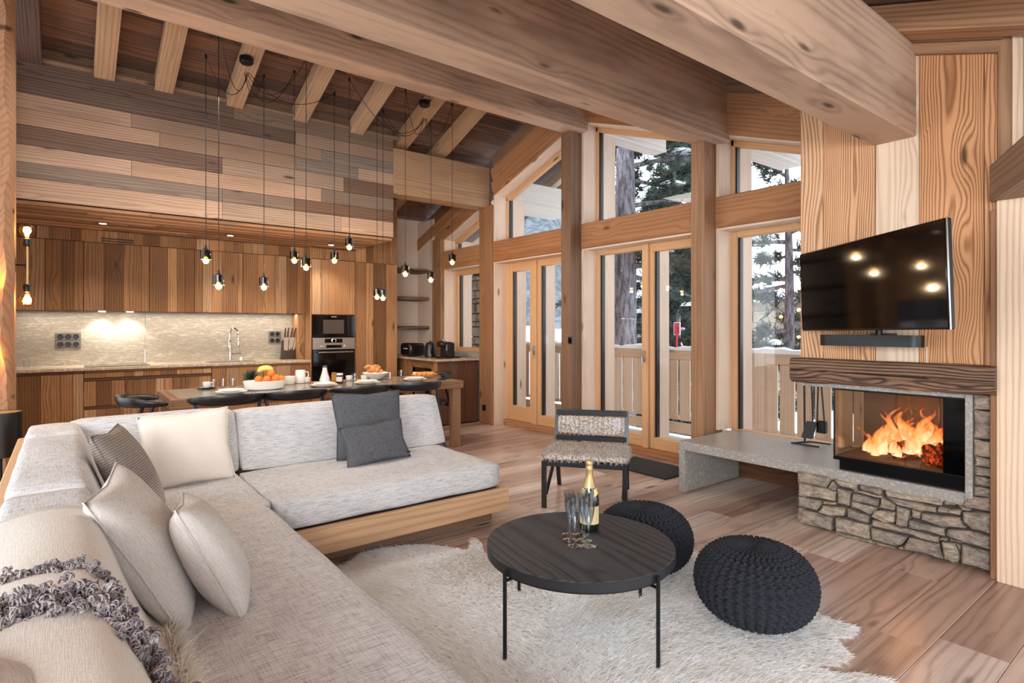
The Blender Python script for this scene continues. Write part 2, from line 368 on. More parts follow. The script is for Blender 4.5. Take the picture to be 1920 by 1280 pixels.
# purlins
def beam(name, p0, p1, m, label, b=.008): return S(box(name, p0, p1, m, b=b, grain='X'), label)
beam('ceiling_beam', (-3.0, 4.645, 3.59), (4.72, 4.875, 4.27), WD['beam'], 'ridge beam ending above the second post from the kitchen')
beam('ceiling_beam', (-3.0, 2.885, 3.03), (4.75, 3.155, 3.66), WD['beam'], 'long pale ceiling beam resting on the post left of the television')
beam('ceiling_beam', (-3.0, 1.225, 2.495), (4.02, 1.46, 3.04), WD['beam'], 'lowest and nearest ceiling beam, butting the boarded chimney above the television')
beam('ceiling_beam', (3.245, 6.57, 3.03), (4.72, 6.83, 3.60), WD['rafter'], 'short beam joining the boarded loft front to the first post')
for (ya, yb, za, zb) in ((4.645, 4.875, 3.62, 4.1), (2.885, 3.155, 3.06, 3.5), (6.57, 6.83, 3.06, 3.5), (1.225, 1.46, 2.5, 2.95)):
    S(box('outer_beam', (4.99, ya, za), (6.15, yb, zb), WD['grey'], b=.01, grain='X'), 'grey weathered beam end under the outside eaves')
# outside eaves boarding
for x in (5.4, 6.1):
    for s, yb in ((1, 9.2), (-1, .2)):
        S(bar('eaves_beam', (x, 4.82+.05*s, rb(4.82)+.02), (x, yb, rb(yb)+.02), .12, .14, WD['out'], None, NL if s > 0 else NR, .004), None)
# posts of the window wall
def post(x0, x1, y0, y1, z1, m, label, name='timber_post'):
    return S(box(name, (x0, y0, 0), (x1, y1, z1), m, b=.008, grain='Z'), label)
post(4.68, 4.90, 6.47, 6.775, 3.06, WD['post'], 'knotty square post between the kitchen corner and the balcony door')
p2 = post(4.53, 4.71, 4.744, 4.90, 3.60, WD['postgrey'], 'tall post with saw marks under the ridge beam')
post(4.53, 4.83, 3.015, 3.155, 3.04, WD['post'], 'tall post in front of the end of the granite bench')
post(4.66, 4.90, 7.80, 8.07, 2.75, WD['post'], 'corner post beside the kitchen shelves')
# window wall infill: above the transoms and under the roof
def rk(y): return 3.75 - .345*abs(y-4.82)
wr = wparent(S(box('wall_right', (4.90, -.1, .0), (5.02, .84, 3.0), WD['pale'], b=.003, grain='Z'), 'timber end wall holding the tall windows'))
for (ya, yb) in ((4.80, 6.48), (6.77, 8.62), (3.15, 4.80), (1.2, 3.02), (-.3, 1.2)):
    for j in range(3):
        o = .10 + .185*j; up = NL if ya >= 4.8 else NR
        bar('plank', (4.79-.012*(j % 2), ya, rk(ya)+o), (4.79-.012*(j % 2), yb, rk(yb)+o), .19, .18, WD['transom'] if j < 2 else WD['postgrey'], wr, up, .004)
BAYS = {'A': (4.90, 6.47), 'B': (3.155, 4.744), 'C': (1.93, 3.015), 'D': (6.775, 7.80)}
for kx, (ya, yb) in BAYS.items():
    S(box('transom_beam', (4.695, ya, 2.262), (4.90, yb, 2.545), WD['transom'], b=.008, grain='Y'), {'A': 'timber beam above the left balcony door', 'B': 'knotty orange beam above the right balcony door', 'C': 'brown beam above the window behind the granite bench', 'D': 'short beam above the narrow kitchen window'}[kx])
# linings of the openings (pale boards)
tn = [0]
def lining(p0, p1, m='jamb', grain=None):
    tn[0] += 1; return S(box('trim_%d' % tn[0], p0, p1, WD[m], b=.002, grain=grain))
for kx, (ya, yb) in BAYS.items():
    z0 = .96 if kx == 'D' else (.42 if kx == 'C' else 0)
    lining((4.71, yb-.035, z0), (4.92, yb-.004, 2.262), grain='Z')
    lining((4.72, ya+.004, z0), (4.92, ya+.03, 2.262), grain='Z')
    lining((4.72, ya, 2.243), (4.92, yb, 2.262), grain='Y')
    lining((4.71, yb-.035, 2.545), (4.92, yb-.004, rk(yb)+.01), grain='Z')
    lining((4.72, ya+.004, 2.545), (4.92, ya+.03, rk(ya)+.01), grain='Z')
    up = NL if ya > 4.8 else NR
    tn[0] += 1; S(bar('trim_%d' % tn[0], (4.82, ya, rk(ya)-.004), (4.82, yb, rk(yb)-.004), .2, .02, WD['jamb'], None, up, .002))
# the four raked upper windows
wn = [0]
def raked(ya, yb, label):
    wn[0] += 1; X = 4.95
    w = wparent(thing('window_%d' % wn[0], label, None, (X, (ya+yb)/2, 2.545), kind='structure'))
    fr = MB(); ra, rb_ = rk(ya), rk(yb); up = NL if ya > 4.8 else NR
    pts = [(ya, 2.545), (yb, 2.545), (yb, rb_-.012), (ya, ra-.012)]
    fwd = .055
    box('frame', (X-.035, yb-fwd, 2.545), (X+.035, yb, rb_-.02), WD['win'], w, grain='Z'); box('frame', (X-.035, ya, 2.545), (X+.035, ya+fwd, ra-.02), WD['win'], w, grain='Z')
    box('frame', (X-.035, ya, 2.545), (X+.035, yb, 2.59), WD['win'], w, grain='Y')
    bar('frame', (X, ya, ra-.04), (X, yb, rb_-.04), .07, .055, WD['win'], w, up)
    v = [(X+dx, y_, z_) for dx in (.004, .012) for (y_, z_) in ((ya+.03, 2.57), (yb-.03, 2.57), (yb-.03, rb_-.05), (ya+.03, ra-.05))]
    me = mesh('pane', v, [[0, 1, 2, 3], [7, 6, 5, 4], [0, 4, 5, 1], [1, 5, 6, 2], [2, 6, 7, 3], [3, 7, 4, 0]], mat=MT['glass'])
    ob('pane', me, w)
    box('seal', (X-.005, yb-fwd-.014, 2.59), (X+.05, yb-fwd, rb_-.04), MT['black'], w, b=.001)
    box('outer_lining', (X+.04, yb-fwd-.01, 2.55), (X+.26, yb-.02, rb_), WD['jamb'], w, b=.002, grain='Z')
raked(4.905, 6.465, 'raked upper window above the left balcony door'); raked(3.16, 4.74, 'raked upper window above the right balcony door')
raked(1.93, 3.01, 'raked upper window beside the chimney boards'); raked(6.78, 7.79, 'small raked window above the kitchen corner window')
def pane_unit(w, ya, yb, z0, z1, X=4.95, fw=.06, m='win', bot=None, sill=True):
    """one glazed sash: frames with a pane"""
    bt = bot or fw
    box('frame', (X-.035, ya, z0), (X+.035, ya+fw, z1), WD[m], w, grain='Z'); box('frame', (X-.035, yb-fw, z0), (X+.035, yb, z1), WD[m], w, grain='Z')
    box('frame', (X-.034, ya+fw, z1-fw), (X+.034, yb-fw, z1), WD[m], w, grain='Y'); box('frame', (X-.034, ya+fw, z0), (X+.034, yb-fw, z0+bt), WD[m], w, grain='Y')
    box('pane', (X+.002, ya+fw-.01, z0+bt-.01), (X+.012, yb-fw+.01, z1-fw+.01), MT['glass'], w, b=.001)
    box('seal', (X-.002, yb-fw-.02, z0+bt), (X+.05, yb-fw, z1-fw), MT['black'], w, b=.001)
    box('outer_lining', (X+.04, yb-fw-.012, z0), (X+.22, yb-.02, z1), WD['jamb'], w, b=.002, grain='Z')
def door_unit(n, label, ya, ym, yb, glA, glB, hy, hz):
    w = wparent(thing('door_%d' % n, label, None, (4.95, ym, 0), kind='structure'))
    box('threshold', (4.86, ya, 0), (5.02, yb, .075), WD['transom'], w, grain='Y')
    pane_unit(w, ym+.005, yb, .075, 2.243, fw=glA[0], bot=glA[1]); pane_unit(w, ya, ym-.005, .075, 2.243, fw=glB[0], bot=glB[1])
    box('frame', (4.88, ym-.045, .075), (4.94, ym+.035, 2.243), WD['win'], w, grain='Z', label='central cover strip')
    h = MB(); h.box((4.865, hy-.014, hz-.06), (4.872, hy+.014, hz+.06), .003); h.tube([(4.872, hy, hz+.01), (4.835, hy, hz+.01), (4.828, hy-.012, hz+.005), (4.828, hy-.016, hz-.11)], .008, 8)
    h.build('door_handle', MT['steel'], w, label='steel lever handle')
    return w
yA = P(1008, 600, 'X', 4.95).y; yB = P(1216, 600, 'X', 4.95).y
door_unit(1, 'double balcony door with wooden frames nearest the kitchen', 4.93, yA, 6.44, (.115, .20), (.085, .13), yA-.02, 1.06)
door_unit(2, 'double balcony door with wooden frames between the tall posts', 3.185, yB, 4.715, (.05, .12), (.085, .12), yB-.0, 1.05)
w = wparent(thing('window_5', 'tall fixed window behind the granite bench', None, (4.95, 2.4, .4), kind='structure')); pane_unit(w, 1.7, 2.985, .36, 2.243, fw=.055)
w = wparent(thing('window_6', 'narrow window in the kitchen corner', None, (4.95, 7.2, .98), kind='structure')); pane_unit(w, 6.80, 7.77, .98, 2.243, fw=.07)
S(box('wall_lower', (4.866, 1.0, 0), (4.98, 3.0, .345), WD['dark'], b=.003, grain='Y'), 'dark board under the window behind the bench')
S(box('wall_corner', (4.86, 6.78, 0), (4.98, 8.62, .98), MT['plaster'], b=.003))
S(box('door_mat_recess', (4.36, 3.2, .0), (4.60, 3.25, .002), MT['black'], b=.0005)) if False else None
# chimney breast clad in vertical boards
ch = wparent(S(box('wall_chimney', (4.03, .85, 1.12), (4.90, 1.905, 3.04), WD['tvwall'], b=.003, grain='Z'), 'boarded chimney breast behind the television'))
xs = [1500, 1543, 1641, 1723, 1845, 1871]
for i in range(5):
    ya = P(xs[i], 600, 'X', 4.0).y; yb = P(xs[i+1], 600, 'X', 4.0).y
    zt = (rb(ya)+rb(yb))/2 - .01
    box('plank', (4.0+(.004 if i in (0, 2) else 0), yb+.0015, 1.125), (4.03, ya-.0015, min(zt+.05, 3.1)), WD['pale'] if i == 2 else WD['tvwall'], ch, b=.003, grain='Z')
up = NR
S(bar('chimney_trim', (3.985, 1.24, rb(1.24)-.035), (3.985, .83, rb(.83)-.035), .05, .06, WD['post'], None, up, .003)); S(bar('chimney_trim', (3.965, 1.26, rb(1.26)+.025), (3.965, .81, rb(.81)+.025), .05, .05, WD['post'], None, up, .003))
S(box('chimney_trim', (3.965, .775, 1.99), (4.02, .838, 2.93), WD['post'], b=.003, grain='Z')); S(box('chimney_trim', (3.945, .725, 2.05), (4.02, .775, 2.95), WD['pale'], b=.003, grain='Z'))
S(box('chimney_trim', (3.93, .62, 2.1), (4.05, .725, 3.3), WD['dark'], b=.003, grain='Z'))
S(box('chimney_trim', (3.955, .838, .0), (4.02, .868, 1.99), WD['post'], b=.003, grain='Z'))
S(box('timber_post', (3.93, .50, 0), (4.12, .836, 2.035), WD['pale'], b=.004, grain='Z'), 'broad pale board standing right of the fireplace')
S(bar('lintel_beam', (3.99, .80, 2.135), (2.9, .30, 2.135), .16, .20, WD['postgrey'], None, (0, 0, 1), .006), 'rough beam end above the pale board right of the television')
# loft front above the kitchen
MZ = {}
for n, (a, b_) in dict(dark=('6e5444', '3e2d26'), grey=('86736480'[:6], '5c4c42'), tan=('9e7e64', '6f543f'), light=('b48f72', '836249'), brown=('785844', '4a342a')).items():
    MZ[n] = wood('loft_board_'+n, a, b_, ('ffffff', 'ecdccc'), ring=14, contrast=.5, knots=.5, fine=.35, stain=.4)
loft = wparent(S(box('wall_loft', (-.41, 6.60, 2.49), (3.24, 6.70, 3.92), WD['mezz'], b=.002, grain='X'), 'reclaimed board front of the loft above the kitchen'))
rows = [  # (z0, z1, [(px start, tone)...]) from the top
    (3.55, 3.72, [(0, 'dark'), (438, 'grey')]), (3.405, 3.55, [(0, 'dark'), (555, 'tan')]), (3.27, 3.405, [(0, 'light'), (247, 'tan'), (604, 'grey')]),
    (3.125, 3.27, [(0, 'light'), (300, 'tan'), (555, 'grey'), (672, 'light')]), (2.955, 3.125, [(0, 'brown'), (417, 'tan'), (645, 'brown')]), (2.80, 2.955, [(0, 'light'), (247, 'light'), (603, 'grey')]),
    (2.665, 2.80, [(0, 'grey'), (417, 'grey'), (553, 'brown')]), (2.48, 2.665, [(0, 'light'), (417, 'tan'), (640, 'light')])]
for (z0, z1, segs) in rows:
    for i, (px, tone) in enumerate(segs):
        x0 = -.41 if i == 0 else P(px, 400, 'Y', 6.57).x; x1 = 3.245 if i == len(segs)-1 else P(segs[i+1][0], 400, 'Y', 6.57).x
        box('plank', (x0, 6.572, z0), (x1-.002, 6.60, z1-.003), MZ[tone], loft, b=.002, grain='X')
S(box('loft_ledge', (-.41, 6.545, 3.70), (3.3, 6.60, 3.735), MZ['tan'], b=.003, grain='X'))
so = wparent(S(box('ceiling_soffit', (-.60, 6.70, 2.46), (3.24, 8.3, 2.56), WD['soffit'], b=.002, grain='X'), 'low boarded ceiling over the kitchen units'))
y = 6.60; k = 0
while y < 7.97:
    rr3 = random.Random(50+k); x = -.6 - rr3.random()*.5
    while x < 3.9:
        x1 = min(x+rr3.uniform(1.2, 2.4), 3.24)
        if x1-x > .1: box("plank", (max(x, -.6), y, 2.44+.008*(k % 2)), (x1-.002, y+.098, 2.47), WD['soffit'], so, b=.002, grain='X')
        x = x1
        if x >= 3.23: break
    y += .10; k += 1
# kitchen walls
wb = wparent(S(box('wall_back', (-.6, 8.32, .0), (4.9, 8.45, .9), WD['kitchen'], b=.002, grain='X'), 'back wall of the kitchen'))
S(box('wall_back_upper', (-.6, 8.32, 1.5), (3.9, 8.45, 2.5), MT['plaster'], b=.002))
xs_ = P(272, 640, 'Y', 8.30).x
box('granite_panel', (-.6, 8.295, .92), (xs_-.002, 8.32, 1.56), MT['splash'], wb, b=.001); box('granite_panel', (xs_+.002, 8.295, .92), (2.66, 8.32, 1.56), MT['splash'], wb, b=.001)
S(box('wall_niche', (3.86, 8.60, 0), (4.9, 8.72, 3.2), MT['plaster'], b=.002), 'beige plaster wall behind the shelves')
S(box('wall_niche_side', (4.69, 8.05, .9), (4.86, 8.62, 3.1), MT['plaster'], b=.002), 'beige plaster side wall by the shelves')
S(box('wall_left', (-.52, 6.45, 0), (-.42, 8.35, 3.6), WD['postgrey'], b=.002, grain='Z'))
tp = wparent(S(box('wall_panel', (3.26, 7.775, 0), (3.895, 8.62, 3.25), WD['kitchen'], b=.002, grain='Z'), 'tall boarded panel right of the ovens'))
x = 3.253; k = 0
for w_ in (.15, .11, .2, .175):
    box('plank', (x, 7.75, .02), (x+w_-.002, 7.778, 2.275), WD['kitchen'], tp, b=.002, grain='Z'); box('plank', (x, 7.75, 2.28), (x+w_-.002, 7.778, 3.15), WD['kitchen'], tp, b=.002, grain='Z'); x += w_
bd = wparent(S(box('wall_bulkhead', (-.5, 7.97, 2.31), (2.66, 8.32, 2.46), WD['kitchen'], b=.001, grain='X'), 'board strip between the wall units and the soffit'))
x = -.5; rr4 = random.Random(9)
while x < 2.6:
    w_ = rr4.uniform(.09, .2); box('plank', (x, 7.95, 2.312), (min(x+w_, 2.617)-.002, 7.972, 2.445), WD['kitchen'], bd, b=.0015, grain='Z'); x += w_
# left foreground post
lp = S(box('timber_post', (-.95, 5.0, 0), (-.262, 5.32, 4.2), WD['post'], b=.02, grain='Z'), 'massive rough post at the left edge carrying the wall lamps')
wane = MB(); G = []
for i in range(60):
    z = i*4.1/59; a = .012*math.sin(z*3.1)+.010*math.sin(z*7.7+1)+.006*math.sin(z*19); G.append([(-.33+a*.4, 4.985, z), (-.30+a, 4.965, z), (-.27+a*.5, 4.985, z), (-.255+a*.25, 5.02, z)])
wane.grid(G); w_o = wane.build('waney_edge', WD['post'], None); w_o.parent = lp; w_o.matrix_parent_inverse = Matrix.Identity(4)
w_o.matrix_basis = (Matrix.LocRotScale(lp.location, lp.rotation_euler, None)).inverted()
# ================================================================ KITCHEN
KY = 7.77
def kx(px, Y=7.77): return P(px, 620, 'Y', Y).x
def planks_v(x0, x1, z0, z1, y, m, par, seed, wmin=.08, wmax=.19, t=.02):
    r_ = random.Random(seed); x = x0
    while x < x1-.005:
        w_ = r_.uniform(wmin, wmax)
        if x1-(x+w_) < wmin*.7: w_ = x1-x
        box('plank', (x, y, z0), (x+w_-.0015, y+t, z1), m, par, b=.0012, grain='Z'); x += w_
def front(name, x0, x1, z0, z1, y, par, seed, m=None, **k):
    d_ = box(name, (x0+.002, y+.02, z0+.002), (x1-.002, y+.032, z1-.002), MT['black'] if False else WD['dark'], par, b=.001, grain='X')
    # planks are sub-parts in the front's own frame
    r_ = random.Random(seed); x = x0+.002; c = d_.location
    Ri = d_.rotation_euler.to_matrix().transposed()
    base = Vector(d_.location) + (Vector(par.location) if par.get('_w') else Vector())
    wmin, wmax = k.get('wmin', .08), k.get('wmax', .19)
    while x < x1-.004:
        w_ = r_.uniform(wmin, wmax)
        if (x1-.002)-(x+w_) < wmin*.7: w_ = x1-.002-x
        me = cbox_mesh(z1-z0-.004, .02, w_-.0015, .0015, m or WD['kitchen'])
        o = bpy.data.objects.new('plank', me); COL.objects.link(o); o.parent = d_
        cen = Vector((x+w_/2, y+.01, (z0+z1)/2)); R = Matrix(((0, 0, 1), (0, -1, 0), (1, 0, 0)))   # local x up, y -> -y... z along x
        o.location = Ri @ (cen-base); o.rotation_euler = (Ri @ R).to_euler(); x += w_
    return d_
ZT = .885
x137, x157, x272, x395 = kx(137), kx(157), kx(272), kx(397)
zg1 = P(160, 711.5, 'Y', KY).z; zg2 = P(160, 765, 'Y', KY).z
bc = thing('base_cabinet', 'tall-fronted kitchen base cabinet by the left post', 'cabinet', (-.2, KY, 0), group='base cabinets along the kitchen wall')
box('carcass', (-.5, KY+.033, .08), (x157-.001, 8.29, ZT), WD['dark'], bc, grain='X'); front('door', -.46, x137, .10, ZT-.03, KY, bc, 1); box('stile', (x137+.001, KY, .10), (x157-.003, KY+.03, ZT-.03), WD['kitchen'], bc, b=.002, grain='Z'); box('top_rail', (-.46, KY, ZT-.028), (x157-.003, KY+.03, ZT), WD['kitchen'], bc, b=.002, grain='X')
dc = thing('drawer_cabinet', 'wide drawer cabinet with grooved handles under the hob', 'cabinet', (.8, KY, 0), group='base cabinets along the kitchen wall')
box('carcass', (x157, KY+.033, .08), (x395, 8.29, ZT), WD['dark'], dc, grain='X')
box('top_rail', (x157, KY, ZT-.022), (x395-.002, KY+.03, ZT), WD['kitchen'], dc, b=.002, grain='X')
front('drawer', x157, x395-.002, zg1+.012, ZT-.024, KY, dc, 2); box('groove_rail', (x157, KY+.012, zg1-.02), (x395-.002, KY+.03, zg1+.010), WD['dark'], dc, b=.002, grain='X')
front('drawer', x157, x395-.002, zg2+.012, zg1-.022, KY, dc, 3); box('groove_rail', (x157, KY+.012, zg2-.02), (x395-.002, KY+.03, zg2+.010), WD['dark'], dc, b=.002, grain='X')
front('drawer', x157, x395-.002, .12, zg2-.022, KY, dc, 4)
sc = thing('sink_cabinet', 'base cabinet with vertical board doors below the sink', 'cabinet', (1.9, KY, 0), group='base cabinets along the kitchen wall')
box('carcass', (x395, KY+.033, .08), (2.612, 8.29, ZT), WD['dark'], sc, grain='X'); box('top_rail', (x395, KY, ZT-.022), (2.612, KY+.03, ZT), WD['kitchen'], sc, b=.002, grain='X')
xm = (x395+2.61)/2; front('door', x395+.001, xm, .10, ZT-.024, KY, sc, 5); front('door', xm, 2.61, .10, ZT-.024, KY, sc, 6)
wt = box('worktop', (-.5, 7.72, .888), (2.612, 8.293, .92), MT['top'], b=.004, grain='X'); tag(wt, 'long pale granite worktop along the kitchen wall', 'worktop')
hb = thing('induction_hob', 'black glass induction hob set into the worktop', 'hob', (kx(215, 8.0), 8.0, .92)); box('glass_top', (kx(158, 8.0), 7.80, .9201), (kx(278, 8.0), 8.25, .926), MT['screen'], hb, b=.002)
sk = thing('kitchen_sink', 'dark sink bowl set into the worktop below the tap', 'sink', (kx(430, 8.0), 8.0, .92))
m_ = MB(); x0_, x1_ = kx(394, 7.95), kx(478, 7.95); m_.box((x0_, 7.85, .9202), (x1_, 8.19, .924), .001); m_.box((x0_+.02, 7.87, .9205), (x1_-.02, 8.17, .9245), .001); m_.build('basin_rim', plain('sink_composite', '6e6358', .4), sk, loc=(-sk.location.x+sk.location.x, 0, 0))
tap = thing('kitchen_tap', 'tall chrome mixer tap with pull-down spring behind the sink', 'tap', (kx(431, 8.2), 8.2, .92))
tx = tap.location.x; t_ = MB(); t_.lathe([(.026, .92), (.026, .94), (.02, .945), (.019, 1.20), (.016, 1.205)], 12, ox=tx, oy=8.2); t_.build('body', MT['chrome'], tap)
t_ = MB(); t_.tube([(tx, 8.2, 1.2), (tx, 8.2, 1.28), (tx+.015, 8.19, 1.33), (tx+.05, 8.16, 1.345), (tx+.08, 8.13, 1.31), (tx+.085, 8.12, 1.22)], .012, 8); t_.build('spout', MT['chrome'], tap)
t_ = MB(); t_.lathe([(.016, 1.10), (.018, 1.12), (.016, 1.2), (.01, 1.22)], 10, ox=tx+.085, oy=8.12); t_.build('spray_head', MT['chrome'], tap)
t_ = MB(); t_.tube([(tx, 8.2, 1.0), (tx+.13, 8.17, 1.015)], .011, 8); t_.build('lever', MT['chrome'], tap)
sp = MB(); sx_ = kx(452, 8.15); sp.lathe([(.018, .921), (.018, .96), (.012, .965)], 12, ox=0, oy=0); o = sp.build('soap_cap', MT['white'], None, (sx_, 8.15, 0)); tag(o, 'small white cap beside the kitchen tap', 'cap')
def glass_tumbler(loc, label, group=None, r=.033, h=.09):
    m = MB(); m.lathe([(.001, .004), (r*.82, .004), (r, h), (r*.93, h), (r*.75, .010), (.001, .010)], 18); o = m.build('tumbler', MT['drink'], None, loc); return tag(o, label, 'glass', group)
glass_tumbler((kx(50, 8.0), 8.0, .92), 'clear tumbler alone at the left end of the worktop')
def socket_block(name, px, py, cols, rows_, label, Y=8.293):
    c = P(px, py, 'Y', Y); t = thing(name, label, 'socket', c); cw = .071
    for j in range(rows_):
        w_ = cols*cw+.02; z = c.z + (j-(rows_-1)/2)*-.088
        box('plate', (c.x-w_/2, Y-.010, z-.041), (c.x+w_/2, Y, z+.041), MT['socket'], t, b=.004)
        for i in range(cols):
            m = MB(); m.lathe([(.001, -.002), (.022, -.002), (.026, .005), (.028, .005), (.028, 0)], 16, Matrix.Rotation(math.pi/2, 4, 'X')); m.build('outlet', MT['plastic'], t, (c.x+(i-(cols-1)/2)*cw, Y-.011, z))
    return t
socket_block('wall_socket', 128, 638, 3, 2, 'double row of six dark sockets on the left of the granite splashback')
socket_block('wall_socket', 515, 632, 2, 2, 'square block of four dark sockets next to the knife block')
# knife block
kb = thing('knife_block', 'slanted dark block holding a fan of pale-bladed knives', 'knife block', (kx(545, 8.15), 8.15, .92), rz=0, world=False)
m = MB(); m.box((-.13, -.06, 0), (.13, .08, .012), .002); m.add([(-.12, -.03, .012), (.12, -.03, .012), (.12, .06, .012), (-.12, .06, .012), (-.10, .0, .26), (.10, .0, .26), (.10, .06, .26), (-.10, .06, .26)], [[0, 1, 5, 4], [1, 2, 6, 5], [2, 3, 7, 6], [3, 0, 4, 7], [4, 5, 6, 7], [3, 2, 1, 0]]); m.build('block', plain('wenge', '33221c', .4), kb, smooth=False)
for i, (dx, a, L) in enumerate(((-.085, -.12, .26), (-.05, -.06, .30), (-.005, .0, .24), (.03, .06, .22), (.07, .10, .25))):
    Mx = Matrix.Translation((dx, -.03, .04)) @ Matrix.Rotation(-.10, 4, 'X') @ Matrix.Rotation(-a*.8-.18, 4, 'Y')
    Mx = Matrix.Translation((dx, -.035, .30)) @ Matrix.Rotation(-a-.15 if False else a+.10, 4, 'Y') @ Matrix.Rotation(.10, 4, 'X')
    b_ = MB(); b_.add([(-.016, 0, 0), (.016, 0, 0), (.013, 0, -L*.6), (0, 0, -L*.8), (-.016, 0, -L*.6), (-.016, .003, 0), (.016, .003, 0), (.013, .003, -L*.6), (0, .003, -L*.8), (-.016, .003, -L*.6)], [[0, 1, 2, 3, 4], [9, 8, 7, 6, 5], [0, 5, 6, 1], [1, 6, 7, 2], [2, 7, 8, 3], [3, 8, 9, 4], [4, 9, 5, 0]], Mx)
    kn = tag(b_.build('knife', plain('knife_steel%d' % i, 'dccfbe', .25, .6), None, kb.location, smooth=False), ('leftmost', 'second from the left', 'middle', 'fourth from the left', 'rightmost')[i]+' of the pale-bladed knives on the dark block', 'knife', 'knives fanned on the knife block')
    h_ = MB(); h_.tube([Mx @ Vector((0, .0015, 0)), Mx @ Vector((0, .0015, .06)), Mx @ Vector((.006, .0015, .13))], [.011, .012, .008], 8); h_.build('handle', plain('knife_handle%d' % i, '4a2c22', .5), kn)
# wall units
def kxu(px): return P(px, 550, 'Y', 7.95).x
ux = [-.46, kxu(157), kxu(280), kxu(455), 2.612]
lab = ['tall board-fronted wall unit behind the left wall lamp', 'board-fronted wall unit with the extractor slots above', 'middle board-fronted wall unit above the worktop', 'board-fronted wall unit next to the ovens']
for i in range(4):
    u = thing('wall_cabinet', lab[i], 'cabinet', ((ux[i]+ux[i+1])/2, 7.95, 1.54), group='wall units above the worktop')
    box('carcass', (ux[i]+.002, 7.985, 1.545), (ux[i+1]-.002, 8.315, 2.305), WD['dark'], u, grain='X')
    if i in (0, 3):
        xm = (ux[i]+ux[i+1])/2 if i == 3 else ux[i]+.3
        front('door', ux[i], xm, 1.54, 2.308, 7.95, u, 20+i); front('door', xm, ux[i+1], 1.54, 2.308, 7.95, u, 30+i)
    elif i == 2:
        xm = kxu(365); front('door', ux[i], xm, 1.54, 2.308, 7.95, u, 22); front('door', xm, ux[i+1], 1.54, 2.308, 7.95, u, 32)
    else: front('door', ux[i], ux[i+1], 1.54, 2.308, 7.95, u, 23)
vg = thing('air_vent', 'two black slots of the extractor vent under the soffit', 'vent', P(221, 451, 'Y', 7.945)); c = vg.location
for dz in (-.014, .014): box('slot', (c.x-.155, 7.942, c.z+dz-.006), (c.x+.155, 7.951, c.z+dz+.006), MT['black'], vg, b=.001)
for i, px in enumerate((191, 243)):
    x_ = kx(px, 8.16); m = MB(); m.lathe([(.033, 0), (.036, -.008), (.001, -.008)], 16); o = tag(m.build('cabinet_spotlight', MT['led'], None, (x_, 8.14, 1.543)), '%s of the two bright spots under the wall units' % ('left' if i == 0 else 'right'), 'spotlight')
    l = bpy.data.lights.new('spot', 'SPOT'); l.energy = 12; l.spot_size = math.radians(105); l.spot_blend = .6; l.color = (1, .93, .82); l.shadow_soft_size = .03; lo = bpy.data.objects.new('spot', l); COL.objects.link(lo); lo.location = (x_, 8.17, 1.52); lo.rotation_euler = (math.radians(8), 0, 0)
for i, px in enumerate((193, 432, 621)):
    z_ = 2.44; p = P(px, (418.5, 441, 458.5)[i], 'Z', z_); m = MB(); m.lathe([(.048, 0), (.05, -.004), (.038, -.006), (.034, .0), (.001, .001)], 18); t = thing('recessed_downlight', ('left', 'middle', 'right')[i] + ' recessed downlight in the kitchen soffit', 'downlight', p, group='downlights in the soffit')
    m.build('ring', MT['steel'], t, p); m = MB(); m.lathe([(.034, -.005), (.001, -.0055)], 16); m.build('lens', MT['led'], t, p)
    l = bpy.data.lights.new('spot', 'SPOT'); l.energy = 30; l.spot_size = math.radians(110); l.spot_blend = .7; l.color = (1, .86, .68); l.shadow_soft_size = .04; lo = bpy.data.objects.new('spot', l); COL.objects.link(lo); lo.location = (p.x, p.y, z_-.02)
# strip-shaped area lamp, no fixture, along the wall units (washes the splashback)
l = bpy.data.lights.new('strip', 'AREA'); l.shape = 'RECTANGLE'; l.size = 3.0; l.size_y = .04; l.energy = 10; l.color = (1, .92, .82); lo = bpy.data.objects.new('strip', l); COL.objects.link(lo); lo.location = (1.1, 8.12, 1.535)
# oven column
oc = thing('oven_cabinet', 'tall board-fronted cabinet framing the microwave and oven', 'cabinet', (2.93, 7.75, 0))
box('side_panel', (2.612, 7.76, .0), (2.628, 8.30, 2.44), WD['kitchen'], oc, b=.001, grain='Z'); box('side_panel', (3.235, 7.76, 0), (3.251, 8.30, 2.44), WD['kitchen'], oc, b=.001, grain='Z')
box('carcass', (2.63, 7.80, .02), (3.233, 8.29, 2.43), WD['dark'], oc, grain='Z')
front('door', 2.63, 3.235, 1.53, 2.28, 7.755, oc, 41); front('door', 2.63, 3.235, .05, .50, 7.755, oc, 42); box('top_rail', (2.63, 7.758, 2.285), (3.235, 7.79, 2.43), WD['kitchen'], oc, grain='Z')
S(box('trim_90', (2.535, 8.0, .92), (2.61, 8.29, 1.54), WD['kitchen'], b=.002, grain='Z'))
mw = thing('microwave', 'black built-in microwave above the oven', 'microwave', (2.93, 7.75, 1.22))
box('housing', (2.635, 7.752, 1.222), (3.232, 7.80, 1.525), MT['plastic'], mw, b=.003); box('door', (2.637, 7.742, 1.226), (3.13, 7.752, 1.521), MT['screen'], mw, b=.002); box('window', (2.78, 7.739, 1.27), (3.07, 7.7425, 1.46), plain('oven_window', '4a423e', .12), mw, b=.001); box('control_strip', (3.134, 7.743, 1.226), (3.230, 7.752, 1.521), MT['screen'], mw, b=.002)
